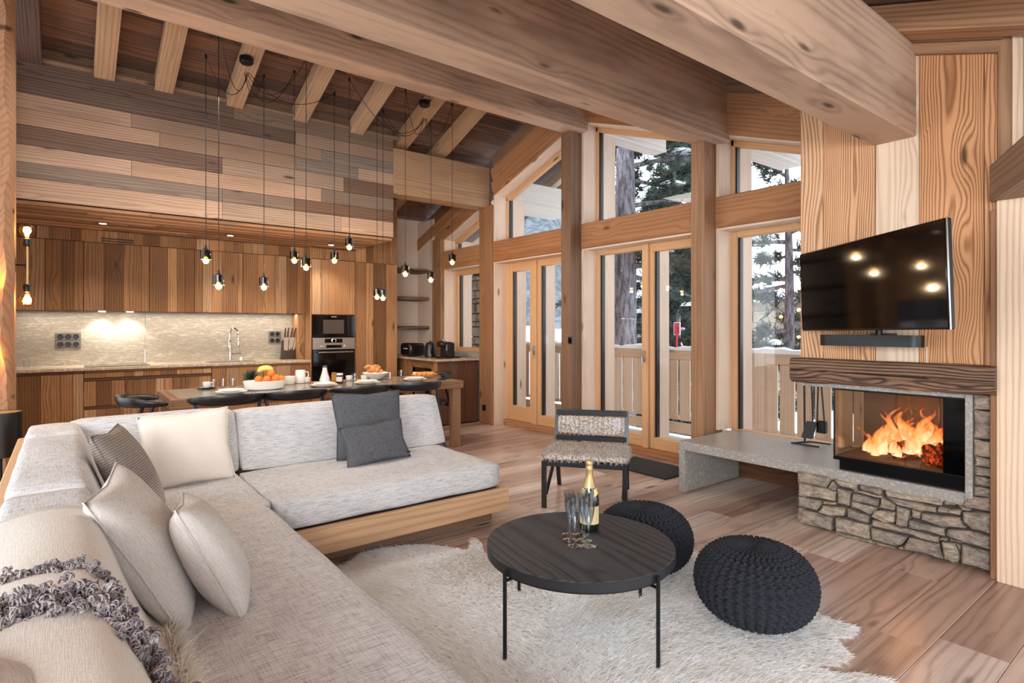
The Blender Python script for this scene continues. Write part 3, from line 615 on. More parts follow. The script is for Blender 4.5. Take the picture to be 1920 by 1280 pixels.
def text(name, s, size, loc, rot, mat, parent, ext=.0006):
    cu = bpy.data.curves.new(name, 'FONT'); cu.body = s; cu.size = size; cu.extrude = ext; cu.align_x = 'CENTER'; cu.align_y = 'CENTER'; cu.materials.append(mat); o = bpy.data.objects.new(name, cu); o.location = loc; o.rotation_euler = rot
    me = bpy.data.meshes.new_from_object(o); me.name = name; o2 = bpy.data.objects.new(name, me); o2.location = loc; o2.rotation_euler = rot; bpy.data.objects.remove(o); return link(o2, parent)
MT['print'] = plain('white_print', 'd8d4ce', .5)
text('brand_print', 'BOSCH', .022, (2.93, 7.7410, 1.50), (math.pi/2, 0, 0), MT['print'], mw)
ov = thing('built_in_oven', 'stainless steel built-in oven with round display knob', 'oven', (2.93, 7.75, .5))
box('housing', (2.635, 7.755, .53), (3.232, 7.80, 1.215), MT['plastic'], ov, b=.003); box('control_panel', (2.637, 7.742, 1.055), (3.23, 7.755, 1.215), MT['steel'], ov, b=.002); box('door', (2.637, 7.740, .535), (3.23, 7.756, 1.050), MT['screen'], ov, b=.003)
box('display', (2.80, 7.739, 1.145), (3.05, 7.743, 1.20), MT['screen'], ov, b=.001); box('display', (2.82, 7.739, 1.075), (3.04, 7.743, 1.115), MT['screen'], ov, b=.001)
m = MB(); m.lathe([(.026, 0), (.036, 0), (.036, .004), (.028, .010), (.022, .010), (.022, 0)], 24, Matrix.Rotation(math.pi/2, 4, 'X')); m.build('display_ring', MT['chrome'], ov, (2.925, 7.739, 1.172))
for x_ in (2.765, 3.095): m = MB(); m.lathe([(.020, 0), (.020, .018), (.017, .022), (.001, .022)], 16, Matrix.Rotation(math.pi/2, 4, 'X')); m.build('knob', MT['chrome'], ov, (x_, 7.742, 1.095))
m = MB(); m.tube([(2.70, 7.705, 1.018), (3.19, 7.705, 1.018)], .010, 10); m.box((2.715, 7.705, 1.011), (2.73, 7.742, 1.025)); m.box((3.16, 7.705, 1.011), (3.175, 7.742, 1.025)); m.build('handle', MT['steel'], ov)
# shelves in the niche
for py, l_ in ((505, 'top'), (557, 'middle'), (611, 'lowest')):
    z = P(803, py, 'Y', 8.2).z
    tag(box('wall_shelf', (3.90, 8.2, z-.055), (4.685, 8.60, z), WD['mantel'], b=.006, grain='X'), l_ + ' dark wood wall shelf in the kitchen niche', 'shelf', 'shelves in the kitchen niche')
zc = P(803, 611, 'Y', 8.2).z
cn = thing('tea_canister', 'blue and white canister on the lowest niche shelf', 'canister', (4.12, 8.33, zc)); m = MB(); m.lathe([(.05, 0), (.055, .01), (.055, .16), (.045, .18)], 18); 
bw = NT('blue_white_print'); n_, _ = bw.noise(bw.obj(), 22, 2); bw.col(bw.mix(bw.mapr(n_, .5, .54), sr('e8e8ee'), sr('28406e'))); m.build('body', bw.m, cn, (4.12, 8.33, zc)); m = MB(); m.lathe([(.047, .18), (.047, .21), (.03, .225), (.001, .225)], 18); m.build('lid', plain('navy_lid', '2a3c62', .4), cn, (4.12, 8.33, zc))
# peninsula
pn = thing('corner_cabinet', 'dark boarded corner cabinet with small wine cooler beside the first post', 'cabinet', (4.3, 6.81, 0))
box('carcass', (4.055, 6.84, .02), (4.66, 8.59, .885), WD['dark'], pn, grain='Z')
x = 4.035; k = 0
for w_ in (.14, .17, .12, .21): box('plank', (x, 6.812, .02), (min(x+w_, 4.678)-.002, 6.84, .885), WD['dark'], pn, b=.002, grain='Z'); x += w_
y = 6.842
for k, w_ in enumerate((.10,)): box('plank', (4.03, y, .02), (4.055, y+w_, .885), WD['kitchen'], pn, b=.002, grain='Z')
for k in range(4): box('plank', (4.03, 7.62+.24*k, .02), (4.055, 7.62+.24*k+.238, .885), WD['kitchen'], pn, b=.002, grain='Z')
box('frame', (4.03, 6.945, .78), (4.055, 7.618, .885), WD['kitchen'], pn, b=.002, grain='Y'); box('frame', (4.03, 6.945, .02), (4.055, 7.0, .778), WD['kitchen'], pn, b=.002, grain='Z'); box('frame', (4.03, 7.56, .02), (4.055, 7.618, .778), WD['kitchen'], pn, b=.002, grain='Z')
box('cooler_door', (4.035, 7.005, .1), (4.05, 7.555, .775), MT['screen'], pn, b=.002); box('cooler_reflection', (4.030, 7.03, .70), (4.036, 7.53, .712), plain('wood_reflect', '8a6448', .3), pn)  # brown strip on the cooler glass is a painted reflection of wood
tag(box('worktop', (3.985, 6.77, .888), (4.69, 8.60, .92), MT['top'], b=.004, grain='Y'), 'granite top of the corner cabinet carrying the kettle', 'worktop')
S(box('upstand', (4.70, 6.78, .92), (4.86, 8.05, .985), MT['granite'], b=.002, grain='Y'))
# appliances on it
def T(px, py, z=.92): return P(px, py, 'Z', z)
cm = thing('toaster', 'low black toaster with pale buttons by the tall panel', 'toaster', (4.14, 7.75, .92), 0, world=False)
m = MB(); m.box((-.13, -.16, 0.01), (.13, .16, .20), .03); m.build('body', MT['plastic'], cm); m = MB(); m.box((-.05, -.12, .195), (-.015, .12, .203), .002); m.build('slot', MT['black'], cm)
for i in range(4): m = MB(); m.lathe([(.008, 0), (.008, .004), (.001, .005)], 10, Matrix.Rotation(-math.pi/2, 4, 'Y')); m.build('button', MT['print'], cm, (-.131, -.08+.035*i, .12))
kt = thing('kettle', 'glossy black electric kettle between the toaster and coffee machine', 'kettle', (4.22, 7.36, .92), 0, world=False)
m = MB(); m.lathe([(.075, 0), (.085, .01), (.08, .14), (.06, .20), (.05, .215), (.012, .225), (.012, .24), (.001, .245)], 20); m.build('body', MT['plastic'], kt); m = MB(); m.tube([(-.03, -.06, .20), (-.05, -.12, .20), (-.05, -.13, .12), (-.03, -.085, .05)], .012, 8); m.build('handle', MT['plastic'], kt); m = MB(); m.tube([(.03, .05, .17), (.05, .10, .205)], [.022, .012], 8); m.build('spout', MT['plastic'], kt)
cf = thing('coffee_machine', 'black capsule coffee machine with a clear water tank', 'coffee machine', (4.36, 7.02, .92), 0, world=False)
m = MB(); m.box((-.13, -.09, 0), (.02, .09, .23), .02); m.box((-.20, -.07, .16), (-.12, .07, .24), .02); m.box((-.22, -.08, 0), (-.12, .08, .03), .006); m.build('body', MT['plastic'], cf); m = MB(); m.box((.03, -.06, 0.02), (.12, .06, .22), .01); m.build('water_tank', MT['drink'], cf); m = MB(); m.box((.025, -.065, .0), (.125, .065, .018), .004); m.build('tank_base', MT['plastic'], cf); m = MB(); m.tube([(-.1, -.03, .24), (-.16, -.03, .262), (-.16, .03, .262), (-.1, .03, .24)], .008, 8); m.build('lever', MT['chrome'], cf)
tag(box('wall_switch', (4.52, 8.05+.0, 1.02), (4.6, 8.06, 1.10), MT['plastic'], b=.003), 'small dark plate on the niche wall behind the toaster', 'switch') if False else None
for (px, py, fx, l_) in ((1070, 638, 4.528, 'black socket plate on the post with saw marks'), (908, 764, 4.678, 'small black socket low on the first post')):
    c = P(px, py, 'X', fx); t = thing('wall_socket', l_, 'socket', c); box('plate', (fx-.011, c.y-.036, c.z-.04), (fx+.001, c.y+.036, c.z+.04), MT['plastic'], t, b=.004)
    m = MB(); m.lathe([(.001, -.002), (.022, -.002), (.026, .004), (.028, .004), (.028, 0)], 16, Matrix.Rotation(-math.pi/2, 4, 'Y')); m.build('outlet', MT['screen'], t, (fx-.011, c.y, c.z))
# ================================================================ FIREPLACE, BENCH, TELEVISION
bz = .42
bn = thing('granite_bench', 'long grey granite bench running under the window into the fireplace', 'bench', (4.2, 2.9, 0))
box('slab', (4.02, .958, bz-.072), (4.86, 2.915, bz), MT['granite'], bn, b=.004, grain='Y'); box('leg', (4.02, 2.858, 0), (4.84, 2.915, bz-.073), MT['granite'], bn, b=.004, grain='X')
fp = thing('fireplace', 'corner glass wood fireplace in a rustic stone base', 'fireplace', (4.3, 1.4, 0))
box('granite_frame', (4.0, .955, bz-.07), (4.10, .99, .985), MT['granite'], fp, b=.003, grain='Z'); box('granite_frame', (4.012, .99, .958), (4.7, 1.905, .99), MT['granite'], fp, b=.003, grain='Y')
box('core', (4.07, .86, 0), (4.86, 1.90, bz-.074), plain('mortar', '4a4038', .95), fp, b=.01, grain='Y'); box('core', (4.07, .86, bz), (4.86, .954, .99), CM.setdefault('mo', bpy.data.materials['mortar']), fp, b=.005, grain='Z')
ST = NT('field_stone'); o_ = ST.obj(); R_ = ST.rnd(); a2 = ST.nd('ShaderNodeVectorMath', operation='ADD'); cx_ = ST.nd('ShaderNodeCombineXYZ'); ST.l(ST.math('MULTIPLY', R_, 50), cx_.inputs[0]); ST.l(o_, a2.inputs[0]); ST.l(cx_.outputs[0], a2.inputs[1])
p_ = a2.outputs[0]; n1, _ = ST.noise(ST.vscale(p_, (1, 5, 16)), 4, 5, .65, .6); n2, _ = ST.noise(p_, 60, 3, .7); n3, _ = ST.noise(p_, 6, 3)
cr = ST.nd('ShaderNodeValToRGB'); ST.l(R_, cr.inputs[0]); e = cr.color_ramp.elements; e.new(.35); e.new(.7)
for i_, h_ in enumerate(('a39480', '8b8078', 'b5a592', '7d706a')): e[i_].position = i_/3; e[i_].color = sr(h_)
c_ = ST.mix(ST.mapr(n1, .42, .62, 0, .75), cr.outputs[0], sr('5c524c')); c_ = ST.mix(ST.mapr(n3, .5, .7, 0, .5), c_, sr('c0a78c')); c_ = ST.mix(ST.mapr(n2, .55, .75, 0, .5), c_, sr('cfc4b6')); ST.col(c_); ST.set(Roughness=.85); ST.bump(ST.math('ADD', n1, ST.math('MULTIPLY', n2, .4)), .9, .012); MST = ST.m
sr_ = random.Random(5)
def stone(poly, X=4.0, thick=.07, parent=None):
    """poly: (y, z) outline on the wall face; a chipped block with a bulging front"""
    cy = sum(p[0] for p in poly)/len(poly); cz = sum(p[1] for p in poly)/len(poly); n = len(poly)
    out = []
    for i in range(n):          # extra jittered mid-points, shrunk from the joint
        a, b_ = poly[i], poly[(i+1) % n]
        for t in (0, .5):
            y_, z_ = a[0]*(1-t)+b_[0]*t, a[1]*(1-t)+b_[1]*t
            j = .0022; L = math.hypot(y_-cy, z_-cz)+1e-6; s = max(.7, 1-.0035/L)
            if t: s -= sr_.uniform(-.01, .025)
            out.append((cy+(y_-cy)*s+sr_.uniform(-j, j), cz+(z_-cz)*s+sr_.uniform(-j, j)))
    N = len(out); pr = sr_.uniform(-.012, .012); V = []
    for (y_, z_) in out: V.append((thick, y_-cy, z_-cz))
    for (y_, z_) in out: V.append((.014-pr+sr_.uniform(-.003, .003), y_-cy, z_-cz))
    for (y_, z_) in out:
        L = math.hypot(y_-cy, z_-cz)+1e-6; s = max(.5, 1-.013/L); V.append((-pr+sr_.uniform(-.006, .006), (y_-cy)*s, (z_-cz)*s))
    V.append((-pr-sr_.uniform(.0, .012), sr_.uniform(-.01, .01), sr_.uniform(-.005, .005)))
    F = []
    for k in range(2):
        for i in range(N): F.append([k*N+i, k*N+(i+1) % N, (k+1)*N+(i+1) % N, (k+1)*N+i])
    for i in range(N): F.append([2*N+i, 2*N+(i+1) % N, 3*N])
    me = mesh('stone', V, F, mat=MST); 
    for p in me.polygons: p.use_smooth = False
    return ob('stone', me, parent, (X, cy, cz))
def zc_(pt):   # zoomed drawing coordinates -> point on the plane x = 4
    q = P(1480+pt[0]/4.364, 860+pt[1]/4.364, 'X', 4.0); return (q.y, max(q.z, .004))
STN = [[(60,100),(330,150),(335,190),(300,238),(160,210),(60,180)],[(60,188),(300,243),(378,275),(370,352),(210,325),(65,300)],[(345,158),(555,200),(552,262),(395,228),(380,205)],[(335,195),(350,185),(385,228),(380,265),(345,262),(310,238)],
[(65,308),(258,345),(255,375),(222,430),(100,405),(65,385)],[(265,345),(375,358),(372,380),(268,370)],[(390,240),(500,272),(485,390),(400,368),(385,330)],[(500,285),(725,332),(722,398),(495,345)],[(515,252),(590,268),(755,305),(748,328),(508,270)],[(560,205),(755,245),(753,300),(590,262),(560,240)],
[(262,380),(450,402),(440,472),(320,472),(225,438)],[(490,350),(720,402),(660,465),(510,405),(488,392)],[(88,412),(350,482),(340,588),(150,548),(70,522),(100,460)],[(460,410),(645,468),(640,532),(560,520),(460,478)],[(365,480),(648,545),(655,665),(370,595)],
[(770,250),(1250,338),(1245,388),(1080,365),(770,300)],[(775,310),(1070,372),(1195,402),(1195,445),(1060,432),(865,378)],[(738,318),(865,385),(855,430),(725,408)],[(690,420),(858,438),(855,528),(770,528),(660,475)],[(870,388),(980,418),(960,568),(862,548)],[(988,420),(1065,442),(1062,502),(985,485)],
[(662,500),(860,548),(1215,645),(1215,692),(1000,632),(655,545)],[(655,568),(965,645),(910,708),(840,722),(662,662)],[(972,502),(1265,572),(1272,632),(1100,592),(968,565)],[(1072,450),(1395,482),(1405,522),(1445,572),(1240,562),(1070,495)],[(1205,395),(1395,428),(1395,465),(1200,442)],[(1255,345),(1360,360),(1352,388),(1255,382)],[(1362,378),(1480,412),(1475,435),(1400,428)],
[(1408,435),(1666,442),(1666,630),(1480,580),(1408,515)],[(1282,578),(1480,590),(1666,642),(1666,748),(1430,692),(1280,625)],[(970,650),(1218,698),(1258,825),(930,750),(920,720)],[(1225,648),(1285,652),(1285,672),(1225,668)],[(1292,645),(1425,690),(1420,698),(1292,672)],[(1235,680),(1350,692),(1362,710),(1388,785),(1380,852),(1330,858),(1262,822)],[(1362,692),(1395,700),(1392,760),(1384,760)],[(1402,705),(1666,765),(1666,940),(1392,860)],[(880,720),(925,725),(932,755),(880,740)],
[(1440,312),(1666,322),(1666,438),(1490,410),(1400,380)],[(662,672),(840,722),(878,745),(700,702)],[(655,668),(700,690),(560,660),(372,600)]]
for poly in STN: stone([zc_(p) for p in poly], parent=fp)
zz = [(.985, .90), (.90, .735), (.735, .64), (.64, .582), (.582, .53), (.53, .475), (.475, .418), (.418, .35)]
for (za, zb) in zz: stone([(.956, za), (.866, za-.003), (.866, zb+.003), (.955, zb)], parent=fp)
for i in range(5): stone([(1.932, .345-.068*i), (1.915, .345-.068*i), (1.915, .281-.068*i), (1.932, .281-.068*i)], X=4.03, thick=.5, parent=fp) if False else None
# side of the base (seen from the bench side)
for r_, (za, zb) in enumerate(((.0, .11), (.11, .22), (.22, .345))):
    for c in range(3):
        o = stone([(-.13, za+.003), (.13, za+.003), (.13, zb-.003), (-.13, zb-.003)], X=0, thick=.05, parent=fp); o.rotation_euler = (0, 0, -math.pi/2); o.location = Vector((4.16+.262*c, 1.935, (za+zb)/2)) - fp.location
# firebox
FX = 4.055; y0, y1 = .995, 1.712; z0, z1 = bz, .955
fb = plain('firebox_steel', '0d0d0f', .25, .4)
box('firebox_sill', (FX, y0, z0), (4.55, y1-.035, z0+.075), fb, fp, b=.003, grain='Y'); box('firebox_sill', (FX-.01, y0, z0+.062), (4.56, y1, z0+.085), fb, fp, b=.003, grain='Y')
box('firebox_top', (FX, y0, z1-.012), (4.6, y1, z1), fb, fp, b=.002, grain='Y'); box('firebox_side', (FX, y0, z0+.08), (FX+.03, P(1768, 800, 'X', FX).y, z1-.01), MT['screen'], fp, b=.002, grain='Z')
gl = clear('fire_glass', 'f6efe6', 1.0)
box('fire_glass', (FX+.002, y0+.09, z0+.085), (FX+.008, y1-.002, z1-.012), gl, fp, b=.001); box('fire_glass', (FX+.01, y1-.010, z0+.085), (4.5, y1-.003, z1-.012), gl, fp, b=.001)
box('corner_trim', (FX-.002, y1-.008, z0+.085), (FX+.008, y1+.002, z1), fb, fp, b=.002, grain='Z')
br = plain('fire_clay', '5e483a', .85)
box('lining', (4.52, y0, z0+.08), (4.56, y1-.01, z1), br, fp, grain='Z'); box('lining', (FX+.04, y0+.0, z0+.08), (4.52, y0+.03, z1), br, fp, grain='Z'); box('hearth', (FX+.015, y0+.03, z0+.075), (4.52, y1-.015, z0+.095), br, fp, grain='Y')
box('firebox_back', (4.50, 1.50, z0+.085), (4.52, y1-.012, z1-.012), plain('iron_back', '55463e', .6), fp) 
for x_ in (4.515,): box('lining_seam', (x_-.002, 1.25, z0+.1), (x_+.006, 1.256, z1-.02), fb, fp, b=.0005)
ember = NT('burning_wood'); n_, _ = ember.noise(ember.vscale(ember.obj(), (1, 3, 3)), 16, 4, .7); ember.col(sr('1c100c')); ember.set(Roughness=.9); ember.l(ember.mix(ember.mapr(n_, .42, .62), sr('200602'), sr('ff5a18')), ember.b.inputs['Emission Color']); ember.l(ember.mapr(n_, .40, .66, .03, 1.0), ember.b.inputs['Emission Strength'])
for i, (a, c, r_) in enumerate((((4.20, 1.40, .575), (4.40, 1.30, .585), .060), ((4.40, 1.50, .565), (4.34, 1.16, .57), .055), ((4.30, 1.32, .66), (4.42, 1.22, .68), .045), ((4.16, 1.20, .58), (4.34, 1.12, .59), .068))):
    m = MB(); n = 9; pts = [Vector(a).lerp(Vector(c), t/8) for t in range(9)]; m.tube(pts, [r_*(1+.10*math.sin(i*3+k*1.9)) for k in range(9)], 9)
    tag(m.build('burning_log', ember.m, None, ang=20), ('long glowing log at the front left of the fire', 'glowing log crossing at the back of the fire', 'short log leaning on top of the others in the fire', 'blazing log at the right of the fire')[i], 'log', 'burning logs in the fireplace')
# flames: tapering tongues, real bent solids that fade at their edges
FLM = NT('flame'); FLM.n.remove(FLM.b)
tcg = FLM.nd('ShaderNodeTexCoord').outputs['Generated']; sp_ = FLM.nd('ShaderNodeSeparateXYZ'); FLM.l(tcg, sp_.inputs[0])
nz, _ = FLM.noise(FLM.vscale(FLM.obj(), (34, 34, 7)), 1, 3, .6)
lw = FLM.nd('ShaderNodeLayerWeight'); lw.inputs[0].default_value = .45; face = FLM.math('SUBTRACT', 1.0, lw.outputs['Facing'])
crf = FLM.nd('ShaderNodeValToRGB'); FLM.l(FLM.math('ADD', FLM.math('MULTIPLY', sp_.outputs[2], .8), FLM.math('MULTIPLY', FLM.math('SUBTRACT', 1.0, face), .45)), crf.inputs[0]); e = crf.color_ramp.elements; e[0].color = sr('fff0c8'); e[1].color = sr('c8400e'); e[1].position = .95; e.new(.45).color = sr('ffa860')
em = FLM.nd('ShaderNodeEmission'); FLM.l(crf.outputs[0], em.inputs[0]); em.inputs[1].default_value = 1.35; tr = FLM.nd('ShaderNodeBsdfTransparent'); mx = FLM.nd('ShaderNodeMixShader')
al = FLM.math('MULTIPLY', FLM.mapr(face, .15, .95, 0, 1, True), FLM.mapr(FLM.math('ADD', nz, FLM.math('MULTIPLY', sp_.outputs[2], -.30)), .18, .46, .05, .95))
FLM.l(al, mx.inputs[0]); FLM.l(tr.outputs[0], mx.inputs[1]); FLM.l(em.outputs[0], mx.inputs[2]); FLM.l(mx.outputs[0], FLM.out.inputs[0])
fr_ = random.Random(11)
fls = [(1645, 852, 786, .03), (1660, 836, 776, .03), (1676, 846, 800, .045), (1695, 824, 764, .026), (1706, 846, 812, .06), (1722, 848, 778, .034), (1738, 830, 764, .026), (1750, 838, 800, .04), (1636, 846, 812, .04), (1764, 846, 795, .03), (1655, 850, 770, .040), (1665, 845, 790, .05), (1690, 838, 780, .045), (1700, 830, 768, .04), (1712, 835, 800, .06), (1730, 832, 768, .04), (1745, 850, 790, .05), (1640, 858, 806, .035), (1625, 848, 800, .03), (1672, 830, 762, .03), (1758, 852, 805, .035), (1720, 826, 790, .04), (1685, 852, 815, .055), (1735, 856, 818, .05)]
for i, (px, pb, pt, r_) in enumerate(fls):
    X = fr_.uniform(4.20, 4.34); a = P(px, pb, 'X', X); t_ = P(px+fr_.uniform(-10, 12), pt, 'X', X); m = MB(); n = 10; pts = []; rs = []
    ph = fr_.uniform(0, 6)
    for k in range(n):
        u = k/(n-1); p = a.lerp(t_, u); pts.append(p + Vector((math.sin(ph+u*5)*.025*u, math.sin(ph*2+u*7)*.045*u, 0))); rs.append(max(.001, r_*1.15*(math.sin(math.pi*min(1, .25+u*.35))*(1-u)**.75)))
    m.tube(pts, rs, 10); tag(m.build('flame', FLM.m, None), 'orange flame rising from the logs in the fireplace', 'flame', 'flames in the fireplace')
l = bpy.data.lights.new('firelight', 'POINT'); l.energy = 4; l.color = (1, .5, .22); l.shadow_soft_size = .08; lo = bpy.data.objects.new('firelight', l); COL.objects.link(lo); lo.location = (4.25, 1.35, .74)
# mantel beam with waney, cracked surface
mt = MB(); ny, nr = 90, 16; y_a, y_b = 1.93, .835
prof = [(4.05, .992), (3.93, .990), (3.905, 1.005), (3.897, 1.03), (3.895, 1.06), (3.905, 1.066), (3.893, 1.072), (3.890, 1.10), (3.895, 1.135), (3.91, 1.150), (4.05, 1.152)]
G = []
for i in range(ny+1):
    y = y_a+(y_b-y_a)*i/ny; row = []
    for j, (x_, z_) in enumerate(prof):
        w1 = math.sin(y*9+j*.5)*.004+math.sin(y*23+j)*.0022+math.sin(y*57+j*2)*.001; cut = .006*math.sin(y*4+1) if j in (4, 5, 6) else 0
        row.append((x_+w1*(1 if 0 < j < 10 else 0), y, z_+cut+(w1*.8 if 0 < j < 10 else 0)))
    G.append(row)
mt.grid(G)
for row, fl_ in ((G[0], 1), (G[-1], 0)):
    n_ = len(row); mt.add(row, [list(range(n_))[::(1 if fl_ else -1)]])
mto = mt.build('mantel_beam', WD['mantel'], None, loc=(0, 0, 0), ang=35); tag(mto, 'cracked dark old timber beam over the fireplace', 'mantel')
# rotate texture frame: give the mantel its own local frame with x along the beam
Rm = Matrix(((0, 1, 0), (-1, 0, 0), (0, 0, 1))).to_4x4()     # world y -> local x
mto.data.transform(Rm @ Matrix.Translation((-3.95, -1.38, -1.07))); mto.matrix_world = (Rm @ Matrix.Translation((-3.95, -1.38, -1.07))).inverted()
tag(box('mantel_end', (3.90, .833, 1.0), (3.99, .8345, 1.14), WD['pale'], b=.0005), None) if False else None
# fire tools on a stand
ft = thing('fire_tool_stand', 'black fireplace tool set hanging on a stand on the granite bench', 'fire tools', (4.42, 1.95, bz))
def Q(px, py, X=4.42): return P(px, py, 'X', X)
base_p = P(1510, 829, 'Z', bz); m = MB()
a = P(1484, 831, 'Z', bz); b_ = P(1536, 839, 'Z', bz); c = P(1520, 829, 'Z', bz); d_ = P(1558, 834, 'Z', bz)
m.tube([a+UP*.006, b_+UP*.006], .006, 8); m.tube([a+UP*.006, c+UP*.006], .006, 8); m.tube([c+UP*.006, d_+UP*.006], .005, 8); XX = (a.x+c.x)/2
m.build('base', MT['black'], ft)
XT = P(1512, 829, 'Z', bz).x
m = MB(); m.tube([P(1509, 828, 'X', XT), P(1508, 722, 'X', XT)], .008, 8); m.build('pole', MT['black'], ft)
for (pa, pb, py0) in ((1522, 1524, 790), (1534, 1532, 800), (1540, 1546, 795)):
    m = MB(); m.tube([P(pa, 722, 'X', XT+.02), P(pb, py0, 'X', XT+.02)], .0065, 8); m.build('handle_rod', MT['black'], ft)
m = MB(); q = [P(1512, 789, 'X', XT-.02), P(1531, 791, 'X', XT-.02), P(1523, 823, 'X', XT-.05), P(1502, 820, 'X', XT-.05)]; m.add(q+[v+Vector((.012, 0, 0)) for v in q], [[0, 1, 2, 3], [7, 6, 5, 4], [0, 4, 5, 1], [1, 5, 6, 2], [2, 6, 7, 3], [3, 7, 4, 0]]); m.build('shovel', MT['black'], ft, smooth=False)
bc_ = P(1541, 800, 'X', XT+.03); m = MB(); m.box((bc_.x-.025, bc_.y-.035, bc_.z-.05), (bc_.x+.025, bc_.y+.035, bc_.z+.05), .006); m.build('brush', MT['black'], ft)
# television (tilted towards the sofa on an arm)
import itertools
W_, A_ = 1.23, 2.4
yaw, tilt, ro, cx, cy, cz = -2.188, -.028, .012, 3.538, 1.355, 1.598
def tvc(sx, sy, dn=0):
    w = Vector((math.cos(yaw), math.sin(yaw), 0)); n = Vector((-math.sin(yaw), math.cos(yaw), 0)); u = UP*math.cos(tilt)+n*math.sin(tilt); w2 = w*math.cos(ro)+u*math.sin(ro); u2 = u*math.cos(ro)-w*math.sin(ro); nn = w2.cross(u2)
    return w2, u2, nn
w2, u2, nn = tvc(0, 0)
Rt = Matrix((w2, u2, nn)).transposed()
if (Rt @ Vector((0, 0, 1))).dot(CAM-Vector((cx, cy, cz))) < 0: Rt = Matrix((-w2, u2, -nn)).transposed()
tv = thing('television', 'large black flat television on a swivel arm above the mantel', 'television', (cx, cy, cz), world=False); tv.rotation_euler = Rt.to_euler()
hw, hh = W_/2, W_/A_/2
m = MB(); m.box((-hw, -hh, -.035), (hw, hh, -.004), .006); m.build('casing', MT['black'], tv)
m = MB(); m.box((-hw+.006, -hh+.010, -.006), (hw-.006, hh-.006, -.001), .001); m.build('screen', MT['screen'], tv)
m = MB(); m.box((hw-.001, -hh-.002, -.012), (hw+.002, hh+.002, -.004), .001); m.build('edge_trim', MT['steel'], tv)
m = MB(); m.box((-.25, -.14, -.075), (.25, .12, -.035), .01); m.build('rear_housing', MT['black'], tv)
m = MB(); m.tube([(cx+.06, cy+.05, cz), (3.8, 1.62, cz), (3.985, 1.40, cz)], .02, 8); m.box((3.97, 1.3, cz-.12), (3.996, 1.5, cz+.12)); tv['_w'] = 1; tm = m.build('swivel_arm', MT['black'], tv)
# sound bar
sb = thing('sound_bar', 'slim black sound bar with rounded ends under the television', 'sound bar', (3.8, 1.45, 1.32))
ya, yb = P(1532, 636, 'X', 3.80).y, P(1727, 640, 'X', 3.80).y; zt_, zb_ = P(1532, 627, 'X', 3.80).z, P(1532, 647, 'X', 3.80).z
m = MB(); r_ = .055; cyl = []
for (yc, a0) in ((ya-r_, 0), (yb+r_, math.pi)):
    for k in range(9): a = a0 + math.pi*k/8 ; cyl.append((3.80+r_+r_*-math.cos(a)*1.0, yc+math.sin(a)*r_))
n_ = len(cyl); V = [(x_, y_, zb_) for x_, y_ in cyl]+[(x_, y_, zt_) for x_, y_ in cyl]; m.add(V, [[i, (i+1) % n_, n_+(i+1) % n_, n_+i] for i in range(n_)]+[list(range(n_))[::-1], [n_+i for i in range(n_)]]); m.build('grille', MT['black'], sb, ang=30)
m = MB(); m.tube([(3.86, (ya+yb)/2-.05, zt_), (3.86, (ya+yb)/2-.05, zt_+.06)], .02, 8); m.box((3.86, (ya+yb)/2-.1, zt_-.02), (4.0, (ya+yb)/2, zt_+.01)); m.build('bracket', MT['black'], sb)
m = MB(); m.box((3.997, yb+.028, 1.15), (4.0, yb+.034, zb_), .001); m.build('cable', MT['print'], sb)
# ================================================================ SOFA
def cushion(name, p0, p1, mat, parent, r=.04, puff=.012, seed=0, prof=None, n=(14, 14, 6), kind=None):
    """soft block: rounded box whose faces swell and wrinkle slightly"""
    p0 = Vector(p0); p1 = Vector(p1); c = (p0+p1)/2; h = (p1-p0)/2
    import bmesh
    me = bpy.data.meshes.new(name); bm = bmesh.new(); bmesh.ops.create_cube(bm, size=2)
    bmesh.ops.subdivide_edges(bm, edges=bm.edges, cuts=13, use_grid_fill=True)
    for v in bm.verts:
        u = v.co.copy(); q = Vector([u[i]*h[i] for i in range(3)]); inner = Vector([max(-h[i]+r, min(h[i]-r, q[i])) for i in range(3)])
        d = q-inner
        if d.length > 1e-6:
            k = d.length; m_ = max(abs(d.x), abs(d.y), abs(d.z)); q = inner + d.normalized()*min(r, k)
        bul = (1-u.x**4)*(1-u.y**4)*(1-u.z**4) if max(abs(u.x), abs(u.y), abs(u.z)) < 1 else 0
        for i in range(3):
            o_ = [j for j in range(3) if j != i]
            if abs(u[i]) > .99: q[i] += math.copysign(puff*(1-u[o_[0]]**2)*(1-u[o_[1]]**2), u[i])
        q += Vector((math.sin(q.y*17+seed), math.sin(q.x*13+seed*2), math.sin(q.x*11+q.y*9+seed)))*.0018
        if prof: q = prof(q, h)
        v.co = q
    for f in bm.faces: f.smooth = True
    bm.to_mesh(me); bm.free(); me.materials.append(mat)
    return ob(name, me, parent, c, kind=kind)
sofa = thing('corner_sofa', 'large L-shaped corner sofa in pale grey linen on a boarded wooden base', 'sofa', (1.0, 3.6, 0))
box('base_board', (.9, 3.165, .095), (2.44, 3.20, .25), WD['sofa'], sofa, b=.004, grain='X'); box('base_board', (2.405, 3.202, .095), (2.44, 4.40, .25), WD['sofa'], sofa, b=.004, grain='Y')
box('platform', (-.05, 3.21, .10), (2.40, 4.38, .235), WD['dark'], sofa, b=.004, grain='X'); box('plinth', (.1, 3.30, 0), (2.39, 4.3, .098), WD['postgrey'], sofa, b=.003, grain='X')
box('platform', (-.05, -.1, .10), (.80, 3.2, .235), WD['dark'], sofa, b=.004, grain='Y'); box('plinth', (.0, .0, 0), (.70, 3.3, .098), WD['postgrey'], sofa, b=.003, grain='Y')
box('base_board', (.79, -.1, .095), (.82, 3.16, .25), WD['sofa'], sofa, b=.004, grain='Y')
